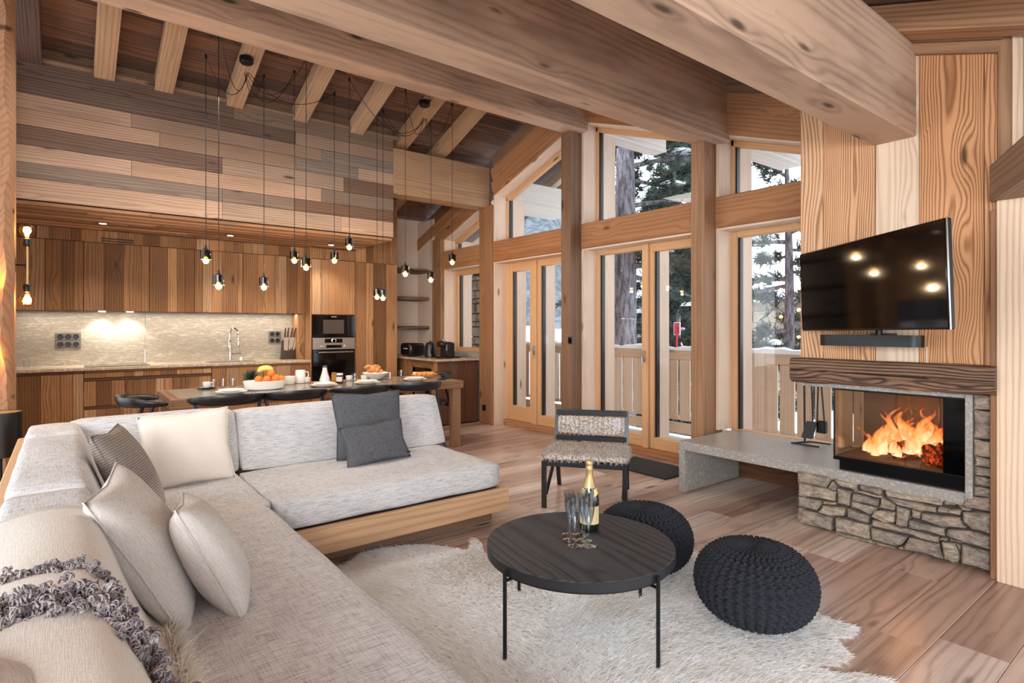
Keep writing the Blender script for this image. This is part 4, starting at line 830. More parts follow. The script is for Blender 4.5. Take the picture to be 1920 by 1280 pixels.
box('back_board', (-.215, -.1, .0), (-.175, 4.50, .70), WD['sofa'], sofa, b=.006, grain='Y'); box('back_board', (-.175, 4.455, .0), (2.36, 4.49, .66), WD['sofa'], sofa, b=.006, grain='X')
L_ = MT['linen']
cushion('seat_cushion', (.02, 3.26, .245), (.895, 4.12, .412), L_, sofa, .03, .008, 1); cushion('seat_cushion', (.903, 3.215, .245), (2.405, 4.10, .412), L_, sofa, .03, .008, 2)
cushion('seat_cushion', (.02, -.05, .245), (.855, 3.285, .432), L_, sofa, .04, .008, 3)
def lean_y(dy):    # back cushions on the long side: lean back towards +y
    return lambda q, h: Vector((q.x, q.y + dy*(q.z+h.z)/(2*h.z) - 0.0, q.z))
def lean_x(dx): return lambda q, h: Vector((q.x - dx*(q.z+h.z)/(2*h.z) + (.0*(q.z+h.z)/(2*h.z)), q.y, q.z))
cushion('back_cushion', (.930, 4.09, .40), (2.50, 4.25, .785), L_, sofa, .025, .010, 4, lean_y(.17)); cushion('back_cushion', (.02, 4.09, .40), (.920, 4.25, .80), L_, sofa, .035, .012, 5, lean_y(.16))
def wedge(q, h):
    k = (q.z+h.z)/(2*h.z); return Vector((q.x - .13*k*(q.x+h.x)/(2*h.x), q.y, q.z))
for (ya, yb, sd) in ((3.94, 4.36, 6), (2.62, 3.93, 7), (1.30, 2.61, 8), (-.05, 1.29, 9)):
    cushion('back_cushion', (-.165, ya, .40), (.20, yb, .79), L_, sofa, .035, .012, sd, wedge)
# ---- loose cushions
def pillow(name, w, h, t, mat, label, loc, nrm, up=(0, 0, 1), roll=0, cat='cushion', n=22, quilt=0, seam=True, group=None):
    V = []; F = []; idx = {}
    for s in (1, -1):
        for i in range(n+1):
            for j in range(n+1):
                u = -1+2*i/n; v = -1+2*j/n; edge = i in (0, n) or j in (0, n)
                if s == -1 and edge: idx[(s, i, j)] = idx[(1, i, j)]; continue
                x = w/2*u*(1-.07*(1-abs(v))**1.0*abs(u)**2*1.4); y = h/2*v*(1-.07*(1-abs(u))*abs(v)**2*1.4)
                z = s*t/2*((1-u**2)*(1-v**2))**.42*(1-.12*(1-v)*0)
                z += .004*math.sin(u*7+v*3+w*40)*(1-u*u)*(1-v*v)
                if quilt and not edge: z += -s*quilt*(abs(math.sin(u*n*.5*.8))<.25 or abs(math.sin(v*n*.4))<.25)
                idx[(s, i, j)] = len(V); V.append((x, y, z))
    for s in (1, -1):
        for i in range(n):
            for j in range(n):
                f = [idx[(s, i, j)], idx[(s, i+1, j)], idx[(s, i+1, j+1)], idx[(s, i, j+1)]]; F.append(f if s > 0 else f[::-1])
    me = mesh(name, V, F, mat=mat)
    for p in me.polygons: p.use_smooth = True
    z = Vector(nrm).normalized(); y = Vector(up); y = (y-z*y.dot(z)).normalized(); x = y.cross(z); R = Matrix((x, y, z)).transposed() @ Matrix.Rotation(roll, 3, 'Z')
    o = ob(name, me, None, loc, R); tag(o, label, cat, group)
    if seam:
        m = MB(); pts = [V[idx[(1, i, 0)]] for i in range(n+1)]+[V[idx[(1, n, j)]] for j in range(1, n+1)]+[V[idx[(1, i, n)]] for i in range(n-1, -1, -1)]+[V[idx[(1, 0, j)]] for j in range(n-1, -1, -1)]
        m.tube([Vector(p)*1.002 for p in pts], .003, 6, cap=False); m.build('piping', mat, o)
    return o
pillow('cushion', .50, .46, .15, MT['white_f'], 'plain cream square cushion against the sofa back', (.60, 4.00, .615), (.08, -1, .28), roll=.03)
pillow('cushion', .54, .50, .15, MT['dark_f'], 'large slate grey quilted square cushion on the sofa', (1.79, 4.02, .635), (.0, -1, .30), roll=-.02)
sd = pillow('cushion', .50, .29, .12, MT['dark_f'], 'small slate grey oblong cushion in front of the larger one', (1.735, 3.79, .545), (.10, -1, .45), roll=.03)
m = MB(); m.box((.20, -.115, .012), (.245, -.105, .022), .002); m.build('label_tab', MT['black'], sd)
sm = NT('striped_knit'); o_ = sm.obj(); wv = sm.nd('ShaderNodeTexWave', wave_type='BANDS', bands_direction='Y'); sm.l(o_, wv.inputs['Vector']); wv.inputs['Scale'].default_value = 26; wv.inputs['Distortion'].default_value = 1.2; wv.inputs['Detail'].default_value = 2
g_ = sm.nd('ShaderNodeSeparateXYZ'); sm.l(o_, g_.inputs[0]); k_ = sm.mapr(g_.outputs[1], -.05, -.2, .25, 1.0); n_, _ = sm.noise(sm.vscale(o_, (60, 400, 60)), 1, 2)
sm.col(sm.mix(sm.math('MULTIPLY', wv.outputs['Fac'], k_), sm.mix(sm.mapr(n_, .4, .6), sr('5f534e'), sr('7c706a')), sr('d8ccbc'))); sm.set(Roughness=.95); sm.bump(wv.outputs['Fac'], .5, .004)
pillow('cushion', .54, .50, .16, sm.m, 'brown ribbed cushion with pale stripes in the sofa corner', (.262, 3.40, .635), (1, -.24, .50), roll=-.05)
pillow('cushion', .60, .52, .18, MT['greige'], 'larger beige woven cushion leaning in the sofa arm', (.225, 2.30, .63), (1, -.18, .58), roll=-.02)
pillow('cushion', .40, .42, .17, MT['greige'], 'smaller beige woven cushion standing nearer the seat edge', (.40, 2.20, .585), (1, -.14, .52), roll=-.12)
# ---- throws over the sofa back
def fur(name, pts, nrms, n, L, W, mat, parent=None, lean=None, curl=.5, seed=1, jit=1.0, segs=3, kind='stuff', loc=(0, 0, 0)):
    """n tapered blades scattered from root points (arrays k,3) : real strip geometry"""
    g = np.random.default_rng(seed); pts = np.asarray(pts, float); nrms = np.asarray(nrms, float); k = g.integers(0, len(pts), n)
    p = pts[k]; nn = nrms[k]; d = nn + jit*g.normal(0, .45, (n, 3))
    if lean is not None: d += np.asarray(lean)
    d /= np.linalg.norm(d, axis=1)[:, None]; ll = L*g.uniform(.6, 1.15, n)[:, None]
    side = np.cross(d, g.normal(0, 1, (n, 3))); side /= np.linalg.norm(side, axis=1)[:, None]
    cdir = g.normal(0, 1, (n, 3))*curl; cdir[:, 2] -= .4*curl
    V = []
    for s in range(segs+1):
        u = s/segs; q = p + d*ll*u + cdir*ll*u*u*.5; w_ = W*(1-u)**.7
        if s < segs: V += [q-side*w_, q+side*w_]
        else: V += [q]
    V = np.stack(V, 1); m = V.shape[1]; base = np.arange(n)[:, None]*m
    quads = [[2*s, 2*s+1, 2*s+3, 2*s+2] for s in range(segs-1)]; Q = (base[:, None, :] + np.array(quads)[None]).reshape(-1, 4) if quads else np.zeros((0, 4), int)
    Tt = (base + np.array([2*segs-2, 2*segs-1, 2*segs])[None]).reshape(-1, 3)
    me = bpy.data.meshes.new(name); me.vertices.add(n*m); me.vertices.foreach_set('co', V.reshape(-1)); nl = Q.size+Tt.size; me.loops.add(nl); me.loops.foreach_set('vertex_index', np.concatenate([Q.reshape(-1), Tt.reshape(-1)]))
    me.polygons.add(len(Q)+len(Tt)); me.polygons.foreach_set('loop_start', np.concatenate([np.arange(len(Q))*4, len(Q)*4+np.arange(len(Tt))*3])); me.polygons.foreach_set('loop_total', np.concatenate([np.full(len(Q), 4), np.full(len(Tt), 3)]))
    me.update(calc_edges=True); me.materials.append(mat); o = ob(name, me, parent, loc); 
    if kind: o['kind'] = kind
    return o
def curls(name, P_, N, n, R, r, mat, par, seed):
    g = np.random.default_rng(seed); k = g.integers(0, len(P_), n); p = P_[k]+g.normal(0, .003, (n, 3)); nn = N[k]; t = np.cross(nn, g.normal(0, 1, (n, 3))); t /= np.linalg.norm(t, axis=1)[:, None]; nn = nn+g.normal(0, .35, (n, 3)); nn /= np.linalg.norm(nn, axis=1)[:, None]
    b = np.cross(nn, t); S_, K = 7, 4; V = np.zeros((n, S_, K, 3)); Rr = R*g.uniform(.6, 1.2, n)[:, None]
    for s in range(S_):
        a = -.4+3.9*s/(S_-1); c = p + t*Rr*np.cos(a) + nn*Rr*(np.sin(a)+.5) + b*Rr*.5*s/S_; rad = -(t*np.cos(a)+nn*np.sin(a)); w = r*(1-.6*s/S_)
        for q in range(K): ph = 2*math.pi*q/K; V[:, s, q] = c + (rad*math.cos(ph)+b*math.sin(ph))*w
    base = (np.arange(n)*S_*K)[:, None, None]; f = np.array([[s*K+q, s*K+(q+1) % K, (s+1)*K+(q+1) % K, (s+1)*K+q] for s in range(S_-1) for q in range(K)]); Q = (base+f[None]).reshape(-1, 4)
    me = bpy.data.meshes.new(name); me.vertices.add(n*S_*K); me.vertices.foreach_set('co', V.reshape(-1)); me.loops.add(Q.size); me.loops.foreach_set('vertex_index', Q.reshape(-1)); me.polygons.add(len(Q)); me.polygons.foreach_set('loop_start', np.arange(len(Q))*4); me.polygons.foreach_set('loop_total', np.full(len(Q), 4)); me.update(calc_edges=True); me.materials.append(mat)
    for pl_ in [0]: me.shade_smooth()
    o = ob(name, me, par); o['kind'] = 'stuff'; return o
def furmat(name, c1, c2, sc=30, c3=None, tr=.0):
    t = NT(name); n_, _ = t.noise(t.obj(), sc, 2); c = t.mix(t.mapr(n_, .4, .62), sr(c1), sr(c2))
    if c3: n2, _ = t.noise(t.obj(), 1.7, 2); c = t.mix(t.mapr(n2, .52, .66, 0, .35), c, sr(c3))
    t.col(c); t.set(Roughness=.9); t.b.inputs['Specular IOR Level'].default_value = .15
    if tr: tl = t.nd('ShaderNodeBsdfTranslucent'); t.l(c, tl.inputs[0]); mx = t.nd('ShaderNodeMixShader'); mx.inputs[0].default_value = tr; t.l(t.b.outputs[0], mx.inputs[1]); t.l(tl.outputs[0], mx.inputs[2]); t.l(mx.outputs[0], t.out.inputs[0])
    return t.m
MT['fleece'] = furmat('grey_fleece', '9a9090', '6c6468', 60); MT['fringe'] = furmat('cream_fringe', 'f4efe6', 'e8e2d8', 50, tr=.4)
PR = [(-.245, .40), (-.235, .56), (-.215, .72), (-.165, .79), (-.08, .812), (.0, .808), (.055, .785), (.095, .71), (.125, .62), (.150, .54), (.180, .475), (.215, .452), (.235, .447)]
def prof_at(u, off=0.0):
    f = u*(len(PR)-1); i = min(int(f), len(PR)-2); t = f-i
    def c(a, b_, c_, d_): return .5*((2*b_)+(-a+c_)*t+(2*a-5*b_+4*c_-d_)*t*t+(-a+3*b_-3*c_+d_)*t**3)
    g = lambda k: PR[max(0, min(len(PR)-1, k))]
    x = c(g(i-1)[0], g(i)[0], g(i+1)[0], g(i+2)[0]); z = c(g(i-1)[1], g(i)[1], g(i+1)[1], g(i+2)[1])
    cx_, cz_ = -.02, .45; L = math.hypot(x-cx_, z-cz_); return x+(x-cx_)/L*off, z+(z-cz_)/L*off
def throw(name, label, off, yfar, ynear, mat, umax=1.0, bulge=.0):
    t = thing(name, label, 'throw', (0, 1.6, .7)); nu, nv = 60, 40; G = []
    for i in range(nu+1):
        u = i/nu*umax; row = []
        for j in range(nv+1):
            v = j/nv; ya = yfar(u); y = ya+(ynear-ya)*v; bl = bulge*math.sin(math.pi*min(1, u*1.05))*math.exp(-((v-.35)/.4)**2)
            x, z = prof_at(u, off+bl+.006*math.sin(v*9+u*6)*u+.004*math.sin(u*17+v*4)); row.append((x, y, z))
        G.append(row)
    m = MB(); m.grid(G); V2 = [[(p[0]*1.0-.0, p[1], p[2]-.006) for p in r] for r in G]; o = m.build('cloth', mat, t, ang=80); md = o.modifiers.new('thick', 'SOLIDIFY'); md.thickness = .008; md.offset = -1
    return t, G
t1, G1 = throw('beige_blanket', 'smooth beige blanket with cream fringe draped over the sofa back', .012, lambda u: 2.09+.10*u, .75, MT['throw_f'], bulge=.01)
e = np.array(G1[-1]); e = e[np.arange(len(e)) < 26]; nn_ = np.tile([.8, 0.1, .35], (len(e), 1)); ee = np.concatenate([e, np.array(G1[-2])[:26], np.array(G1[-4])[:26], np.array([r[0] for r in G1[46:]])])
fur('fringe', ee, np.tile([.75, .15, .25], (len(ee), 1)), 5200, .05, .0018, MT['fringe'], t1, curl=.7, seed=4)
curls('fringe', ee, np.tile([.75, .15, .35], (len(ee), 1)), 3000, .009, .0030, MT['fringe'], t1, 9)
t2, G2 = throw('fleece_throw', 'beige throw with curly dark grey fleece trim, nearest on the sofa back', .035, lambda u: 1.50-1.25*max(0, u-.45), .55, MT['throw_f'], umax=.90, bulge=.02)
def rim(rows, par, n, L, seed, sp=.02, W=.0012):
    r = np.array(rows); P_ = []
    for a in range(len(r)-1): P_ += [r[a]+(r[a+1]-r[a])*t for t in np.linspace(0, 1, 12)]
    P_ = np.array(P_); g = np.random.default_rng(seed); P_ = P_ + g.normal(0, sp/2, P_.shape); c = np.array([-.02, 0, .45]); N = P_-c; N[:, 1] = 0; N /= np.linalg.norm(N, axis=1)[:, None]
    curls('fleece_trim', P_, N, n//3, L*.27, .0022, MT['fleece'], par, seed)
rim([r[0] for r in G2], t2, 22000, .016, 5, .016)
rim([r[8] for r in G2], t2, 30000, .020, 6, .03); rim([r[10] for r in G2], t2, 30000, .020, 8, .03); rim([r[9] for r in G2], t2, 26000, .024, 11, .03)
pillow('cushion', .44, .40, .14, MT['greige'], 'knitted cushion at the lower left edge behind the fleece trim', (-.04, 1.00, .80), (.55, .1, .75), roll=.1)
# ================================================================ COFFEE TABLE
ct = thing('coffee_table', 'round black charred-wood coffee table on thin metal legs', 'table', (1.84, 1.865, 0), rz=math.radians(12))
ct['_w'] = 0
TZ = .392; R_ = .418
def ring_top():
    # planks across the round top, cut to the circle
    n = 5; w_ = 2*R_/n
    for i in range(n):
        a, b_ = -R_+i*w_+.001, -R_+(i+1)*w_-.001; pts = []
        for k in range(13): y = a+(b_-a)*k/12; pts.append((math.sqrt(max(0, R_*R_-y*y)), y))
        pl = pts + [(-x, y) for x, y in pts[::-1]]; c = [p for j, p in enumerate(pl) if j == 0 or math.dist(p, pl[j-1]) > 1e-4]; N = len(c); z_ = sr_.uniform(0, .001)
        V = [(x, y, TZ-.042) for x, y in c]+[(x, y, TZ-.002+z_) for x, y in c]+[(x*.994, y+(.0015 if y < (a+b_)/2 else -.0015), TZ+z_) for x, y in c]
        F = [[i_, (i_+1) % N, N+(i_+1) % N, N+i_] for i_ in range(N)]+[[N+i_, N+(i_+1) % N, 2*N+(i_+1) % N, 2*N+i_] for i_ in range(N)]+[[2*N+i_ for i_ in range(N)], list(range(N))[::-1]]
        ob('plank', mesh('plank', V, F, mat=WD['black']), ct, rot=(0, 0, math.pi/2-.38))
ring_top()
m = MB(); m.lathe([(R_+.0006, TZ-.042), (R_+.0006, TZ-.004)], 96); m.build('edge_band', plain('charred_edge', '1c1c1f', .5), ct)
m = MB(); m.lathe([(R_-.012, TZ-.050), (R_-.006, TZ-.050), (R_-.006, TZ-.042), (R_-.02, TZ-.042)], 64); m.build('rim', MT['black'], ct)
for k in range(4):
    a = math.radians(-89-12+90*k); d = Vector((math.cos(a), math.sin(a), 0)); m = MB(); p = d*(R_+.012)
    m.tube([p+UP*.004, p+UP*(TZ-.012)], .0085, 8); m.tube([p+UP*(TZ-.06), d*(R_-.05)+UP*(TZ-.06)], .007, 6); m.build('leg', MT['black'], ct)
box('cross_bar', (-R_+.04, -.008, TZ-.065), (R_-.04, .008, TZ-.053), MT['black'], ct, b=.001); box('cross_bar', (-.008, -R_+.04, TZ-.0655), (.008, R_-.04, TZ-.0535), MT['black'], ct, b=.001)
# bottle
bp = P(1105, 992, 'Z', TZ); bt = thing('champagne_bottle', 'dark champagne bottle with gold foil neck on the coffee table', 'bottle', (bp.x, bp.y, TZ), world=False)
sc_ = (P(1106, 862, 'Y', bp.y).z - TZ)/.315
gb = NT('bottle_glass'); gb.col(sr('0c1410')); gb.set(Roughness=.05); gb.b.inputs['Coat Weight'].default_value = .6
m = MB(); m.lathe([(r*sc_, z*sc_) for r, z in [(.001, .004), (.036, .0), (.043, .004), (.0445, .012), (.0445, .135), (.042, .155), (.034, .182), (.024, .212), (.0175, .238), (.0155, .26)]], 28); m.build('body', gb.m, bt)
m = MB(); m.lathe([(r*sc_, z*sc_) for r, z in [(.0305, .194), (.0248, .212), (.0182, .238), (.0162, .262), (.0172, .272), (.0172, .284), (.015, .288), (.0165, .296), (.0165, .306), (.013, .314), (.001, .315)]], 24); m.build('foil', MT['gold'], bt)
m = MB(); a0 = math.atan2(-bp.y, -bp.x)
def patch(r, z0, z1, da, n=14, curve=0): return [[(r*math.cos(a0+da*(i/n*2-1)), r*math.sin(a0+da*(i/n*2-1)), z0+(z1-z0)*j/3-curve*(1-(i/n*2-1)**2)) for j in range(4)] for i in range(n+1)]
m.grid(patch(.0455*sc_, .035*sc_, .115*sc_, 1.2)); m.build('front_label', plain('cream_label', 'cdb88e', .5), bt)
m = MB(); m.grid([[(rr_*sc_*math.cos(a0+1.3*(i/14*2-1)), rr_*sc_*math.sin(a0+1.3*(i/14*2-1)), z_*sc_-.012*(1-(i/14*2-1)**2)) for (rr_, z_) in ((.041, .168), (.0365, .182), (.0322, .196))] for i in range(15)]); m.build('neck_label', plain('gold_label', 'd8bf7c', .4, .4), bt)
m = MB(); m.lathe([(.001, .0), (.008, .0), (.008, .001), (.001, .0012)], 12); q = m.build('neck_seal', MT['black'], bt, loc=(.0375*sc_*math.cos(a0), .0375*sc_*math.sin(a0), .170*sc_), rot=(0, math.pi/2-.35, a0))
# flutes
fm = MB(); H_ = .205; fm.lathe([(.001, .0), (.033, .0), (.034, .002), (.02, .005), (.005, .012), (.0035, .03), (.0035, .072), (.006, .082), (.014, .11), (.022, .145), (.0265, .18), (.0268, H_), (.0255, H_), (.0252, .18), (.0205, .145), (.012, .11), (.003, .086), (.0005, .083)], 22)
flute = fm.build('champagne_flute', MT['flute'], None)
fl_px = [(1088, 1002, 'at the back left'), (1110, 1003, 'at the back right, touching the bottle'), (1071, 1011, 'middle left'), (1096, 1012, 'middle right'), (1077, 1022, 'front left'), (1105, 1023, 'front right')]
fl_px = [(1067, 1003, 'in the left column, farthest back'), (1092, 1003, 'in the right column, touching the bottle'), (1069, 1013, 'in the left column, middle row'), (1096, 1013, 'in the right column, middle row'), (1078, 1024, 'in the left column, front row'), (1104, 1024, 'in the right column, front row')]
for i, (px, py, l_) in enumerate(fl_px):
    p = P(px, py, 'Z', TZ+.001); o = flute if i == 0 else flute.copy()
    if i: COL.objects.link(o)
    o.location = p; tag(o, 'empty champagne flute ' + l_, 'glass', 'champagne flutes on the coffee table')
# ================================================================ POUFS (knitted)
def pouf(loc, R, Hh, label, rz=0):
    nu, nv = 440, 220; th = np.linspace(0, 2*np.pi, nu, endpoint=False); ph = np.linspace(0.02, np.pi-.02, nv)
    T_, P_ = np.meshgrid(th, ph, indexing='ij'); e = .78
    cr_ = np.sign(np.sin(P_))*np.abs(np.sin(P_))**e; cz_ = np.sign(np.cos(P_))*np.abs(np.cos(P_))**.95
    ribs = 36; s = P_/np.pi*27
    zig = .55*np.sin(s*np.pi) ; w_ = np.abs(np.sin(T_*ribs/2+zig*.9))**.8; st = .5+.5*np.sin(s*2*np.pi+np.pi*.5*np.sign(np.sin(T_*ribs)))
    fade = np.clip(np.sin(P_)*2.2, .15, 1); d = (w_*.9+st*.5-.8)*.0185*fade
    r = R*cr_ + d; z = Hh/2*cz_ + d*np.sign(cz_)*np.abs(np.cos(P_)); dimple = -.012*np.exp(-(P_/.16)**2)
    X = r*np.cos(T_); Y = r*np.sin(T_); Z = z+Hh/2+dimple; Z = np.maximum(Z, 0.0)
    V = np.stack([X, Y, Z], -1).reshape(-1, 3); i, j = np.meshgrid(np.arange(nu), np.arange(nv-1), indexing='ij'); a = i*nv+j; b_ = ((i+1) % nu)*nv+j
    Q = np.stack([a, a+1, b_+1, b_], -1).reshape(-1, 4); me = bpy.data.meshes.new('pouf'); me.from_pydata(V.tolist(), [], Q.tolist()+[[k*nv for k in range(nu)], [k*nv+nv-1 for k in range(nu)][::-1]]); me.update()
    for p in me.polygons: p.use_smooth = True
    me.materials.append(MT['knit']); o = ob('knitted_pouf', me, None, loc, (0, 0, rz)); return tag(o, label, 'pouf', 'knitted poufs')
kn = NT('black_yarn'); n_, _ = kn.noise(kn.obj(), 160, 3, .7); kn.col(kn.mix(n_, sr('17181d'), sr('383a42'))); kn.set(Roughness=.9); kn.b.inputs['Specular IOR Level'].default_value = .2; kn.bump(n_, .4, .002); MT['knit'] = kn.m
pouf((2.52, 1.41, .012), .262, .345, 'dark knitted pouf standing clear in front of the fireplace')
pouf((2.575, 2.10, .008), .262, .345, 'dark knitted pouf half hidden behind the coffee table', .4)
# ================================================================ RUG
import bmesh
def rug(outline, label, seed, dirn):
    pts = [Vector(P(a, b_, 'Z', .02)) if len(q_) == 2 else Vector((q_[0], q_[1], .02)) for q_ in outline for (a, b_) in [q_[:2]]]
    pts = [Vector((p.x, p.y, 0)) for p in pts]; t = thing('hide_rug', label, 'rug', (sum(p.x for p in pts)/len(pts), sum(p.y for p in pts)/len(pts), 0), group='white fur rugs')
    # smooth closed outline
    n = len(pts); out = []
    for i in range(n):
        a, b_, c, d_ = pts[i-1], pts[i], pts[(i+1) % n], pts[(i+2) % n]
        for k in range(8):
            u = k/8; out.append(.5*((2*b_)+(-a+c)*u+(2*a-5*b_+4*c-d_)*u*u+(-a+3*b_-3*c+d_)*u**3))
    poly = np.array([(p.x, p.y) for p in out]); x0, y0_ = poly.min(0); x1, y1_ = poly.max(0)
    def inside(q):
        c = np.zeros(len(q), bool); j = len(poly)-1
        for i in range(len(poly)):
            xi, yi = poly[i]; xj, yj = poly[j]; m_ = ((yi > q[:, 1]) != (yj > q[:, 1])) & (q[:, 0] < (xj-xi)*(q[:, 1]-yi)/(yj-yi+1e-12)+xi); c ^= m_; j = i
        return c
    V = [(p[0], p[1], .002) for p in poly]+[(p[0], p[1], .008) for p in poly]; N = len(poly)
    o = ob('hide', mesh('hide', V, [[i, (i+1) % N, N+(i+1) % N, N+i] for i in range(N)]+[[N+i for i in range(N)]], mat=MT['fringe']), t)
    g = np.random.default_rng(seed); q = g.uniform((x0, y0_), (x1, y1_), (150000, 2)); q = q[inside(q)]; area_ = len(q)/150000*(x1-x0)*(y1_-y0_)
    vis = q[(q[:, 0]*.6145+q[:, 1]*.789) > .9]; k = min(len(vis), int(46000*area_)); vis = vis[:k]
    P3 = np.c_[vis, np.full(len(vis), .009)]; ang = np.sin(vis[:, 0]*3+seed)*.7+np.cos(vis[:, 1]*2.3)*.6+dirn; lean = np.c_[np.cos(ang), np.sin(ang), np.zeros(len(ang))]*1.3
    Nn = np.tile([0, 0, .55], (len(P3), 1))+lean
    fur('pile', P3, Nn, int(len(P3)*1.0), .040, .0019, MT['hide'], t, curl=.35, seed=seed, jit=.55, segs=3)
    return t
MT['hide'] = furmat('white_fur', 'ffffff', 'fcfbfa', 12, 'e6dcd2', tr=.5)
rug([(640, 1062), (700, 1030), (790, 1018), (845, 1022), (878, 1026), (884, 1004), (902, 1012), (915, 1035), (960, 1020), (1040, 1040), (1150, 1090), (1180, 1180), (1110, 1290), (1050, 1500), (800, 1500), (560, 1330), (470, 1200), (560, 1110)], 'white long-haired hide rug between the sofa and the coffee table', 21, 2.5)
rug([(1060, 1060), (1180, 1010), (1300, 1032), (1345, 1065), (1440, 1090), (1540, 1150), (1598, 1168), (1592, 1188), (1562, 1192), (1590, 1222), (1568, 1240), (1524, 1240), (1560, 1254), (1620, 1258), (1680, 1290), (1600, 1420), (1300, 1500), (1000, 1480), (960, 1330), (1020, 1180)], 'white cowhide rug with ragged edge under the poufs', 22, -.6)
# ================================================================ DINING TABLE AND CHAIRS
TT = .752; TX0, TX1, TY0, TY1 = .70, 3.60, 5.52, 6.46
dt = thing('dining_table', 'long wooden dining table with grey stone inlay, laid for breakfast', 'table', (2.15, 6.0, 0))
for k, (ya, yb) in enumerate(((TY0, TY0+.085), (TY1-.085, TY1))): box('edge_board', (TX0, ya, TT-.085), (TX1, yb, TT), WD['table'], dt, b=.004, grain='X')
box('edge_board', (TX0, TY0+.087, TT-.085), (TX0+.085, TY1-.087, TT), WD['table'], dt, b=.004, grain='Y'); box('edge_board', (TX1-.085, TY0+.087, TT-.085), (TX1, TY1-.087, TT), WD['table'], dt, b=.004, grain='Y')
box('stone_inlay', (TX0+.087, TY0+.087, TT-.03), (TX1-.087, TY1-.087, TT-.003), granite('inlay_stone', '8d867e', '6e6862', 'a8a29a', 1, .12), dt, b=.002, grain='X')
for x in (TX0+.02, TX1-.13):
    for y in (TY0+.01, TY1-.11): box('leg', (x, y, 0), (x+.10, y+.10, TT-.086), WD['post'], dt, b=.006, grain='Z')
def elbow_chair(label, loc, rz, group):
    t = thing('dining_chair', label, 'chair', loc, rz, group, world=False); B = MT['blackwood']
    m = MB(); m.lathe([(.001, .445), (.20, .44), (.235, .455), (.225, .472), (.001, .465)], 26, Matrix.Scale(.95, 4, (0, 1, 0))); m.build('seat', MT['black'], t)
    for sx, sy in ((-1, 1), (1, 1)): m = MB(); m.tube([(sx*.19, .17, .45), (sx*.225, .20, .2), (sx*.235, .215, 0)], [.02, .017, .012], 8); m.build('leg', B, t)
    for sx in (-1, 1): m = MB(); m.tube([(sx*.255, -.02, .735), (sx*.215, -.12, .5), (sx*.225, -.19, .25), (sx*.25, -.25, 0)], [.016, .02, .018, .012], 8); m.build('leg', B, t)
    # the bent back rail: tall in the middle, tapering into short arms
    m = MB(); pts = []; rs = []; n = 25
    for k in range(n):
        a = math.radians(-195+210*k/(n-1)); u = abs(k/(n-1)*2-1); r_ = .272
        pts.append((r_*1.04*math.cos(a), r_*.92*math.sin(a)+.01, .745+.02*(1-u*u))); rs.append(.0165+.030*max(0, 1-u**1.6)**.9)
    V = []; F = []; s = 10
    for i, p in enumerate(pts):
        p = Vector(p); a = math.radians(-195+210*i/(n-1)); o = Vector((math.cos(a), math.sin(a), 0)); hh_ = rs[i]; tt_ = .014+.004*(hh_ < .03)
        for k in range(s): b_ = 2*math.pi*k/s; V.append(p+o*math.cos(b_)*tt_+(UP*1.0+o*.25)*math.sin(b_)*hh_)
    for i in range(n-1):
        for k in range(s): F.append([i*s+k, i*s+(k+1) % s, (i+1)*s+(k+1) % s, (i+1)*s+k])
    F += [list(range(s))[::-1], [(n-1)*s+k for k in range(s)]]; m.add(V, F); m.build('back_rail', B, t, ang=60)
    m = MB(); m.tube([(-.2, .02, .43), (.2, .02, .43)], .012, 8); m.tube([(-.215, -.12, .43), (.215, -.12, .43)], .012, 8); m.build('seat_frame', B, t); return t
G_ = 'black elbow chairs around the dining table'
ch0 = elbow_chair('black elbow chair behind the left sofa back cushion, nearest the cream cushion', (P(437, 755, 'Y', 5.15).x, 5.36, 0), 0, G_)
for px, l_ in ((565, 'black elbow chair behind the sofa, left of the large slate cushion'), (692, 'black elbow chair mostly hidden behind the large slate cushion'), (795, 'black elbow chair at the right end of the table beside the sofa end')):
    dup(ch0, (P(px, 730, 'Y', 5.15).x, 5.36, 0), 0, l_)
dup(ch0, (.58, 5.60, 0), math.radians(-90), 'black elbow chair at the left head of the dining table')
dup(ch0, (3.50, 6.08, 0), math.radians(90), 'black elbow chair at the far right head of the dining table')
# ---- tableware
def at(px, py):
    p = P(px, py, 'Z', TT)
    if p.y > TY1-.09: p = P(px, py, 'Y', TY1-.09)
    if p.y < TY0+.10: p = P(px, py, 'Y', TY0+.10)
    p.z = TT; return p
pm = MB(); pm.lathe([(.001, .006), (.07, .004), (.085, .0), (.088, .002), (.135, .018), (.136, .021), (.088, .008), (.001, .009)], 32); plate0 = None
def cp(name, proto, loc, label, cat, group=None, first=[None]):
    o = proto.copy(); COL.objects.link(o); o.location = loc; o.name = name; return tag(o, label, cat, group)
plate0 = pm.build('plate', MT['white'], None); p2 = MB(); p2.lathe([(.001, .006), (.05, .004), (.065, .0), (.068, .002), (.108, .016), (.109, .019), (.068, .008), (.001, .009)], 32); plate1 = p2.build('plate', MT['white'], None)
pm3 = MB(); pm3.lathe([(.001, .004), (.05, .0), (.09, .010), (.09, .013), (.05, .005), (.001, .007)], 28); saucer0 = pm3.build('saucer', MT['grey_plate'], None)
spots = [((434, 737), 'near the left end of the table'), ((608, 724), 'in front of the milk carafe'), ((688, 719), 'in front of the croissant bowl'), ((778, 713), 'near the right end by the baguette')]
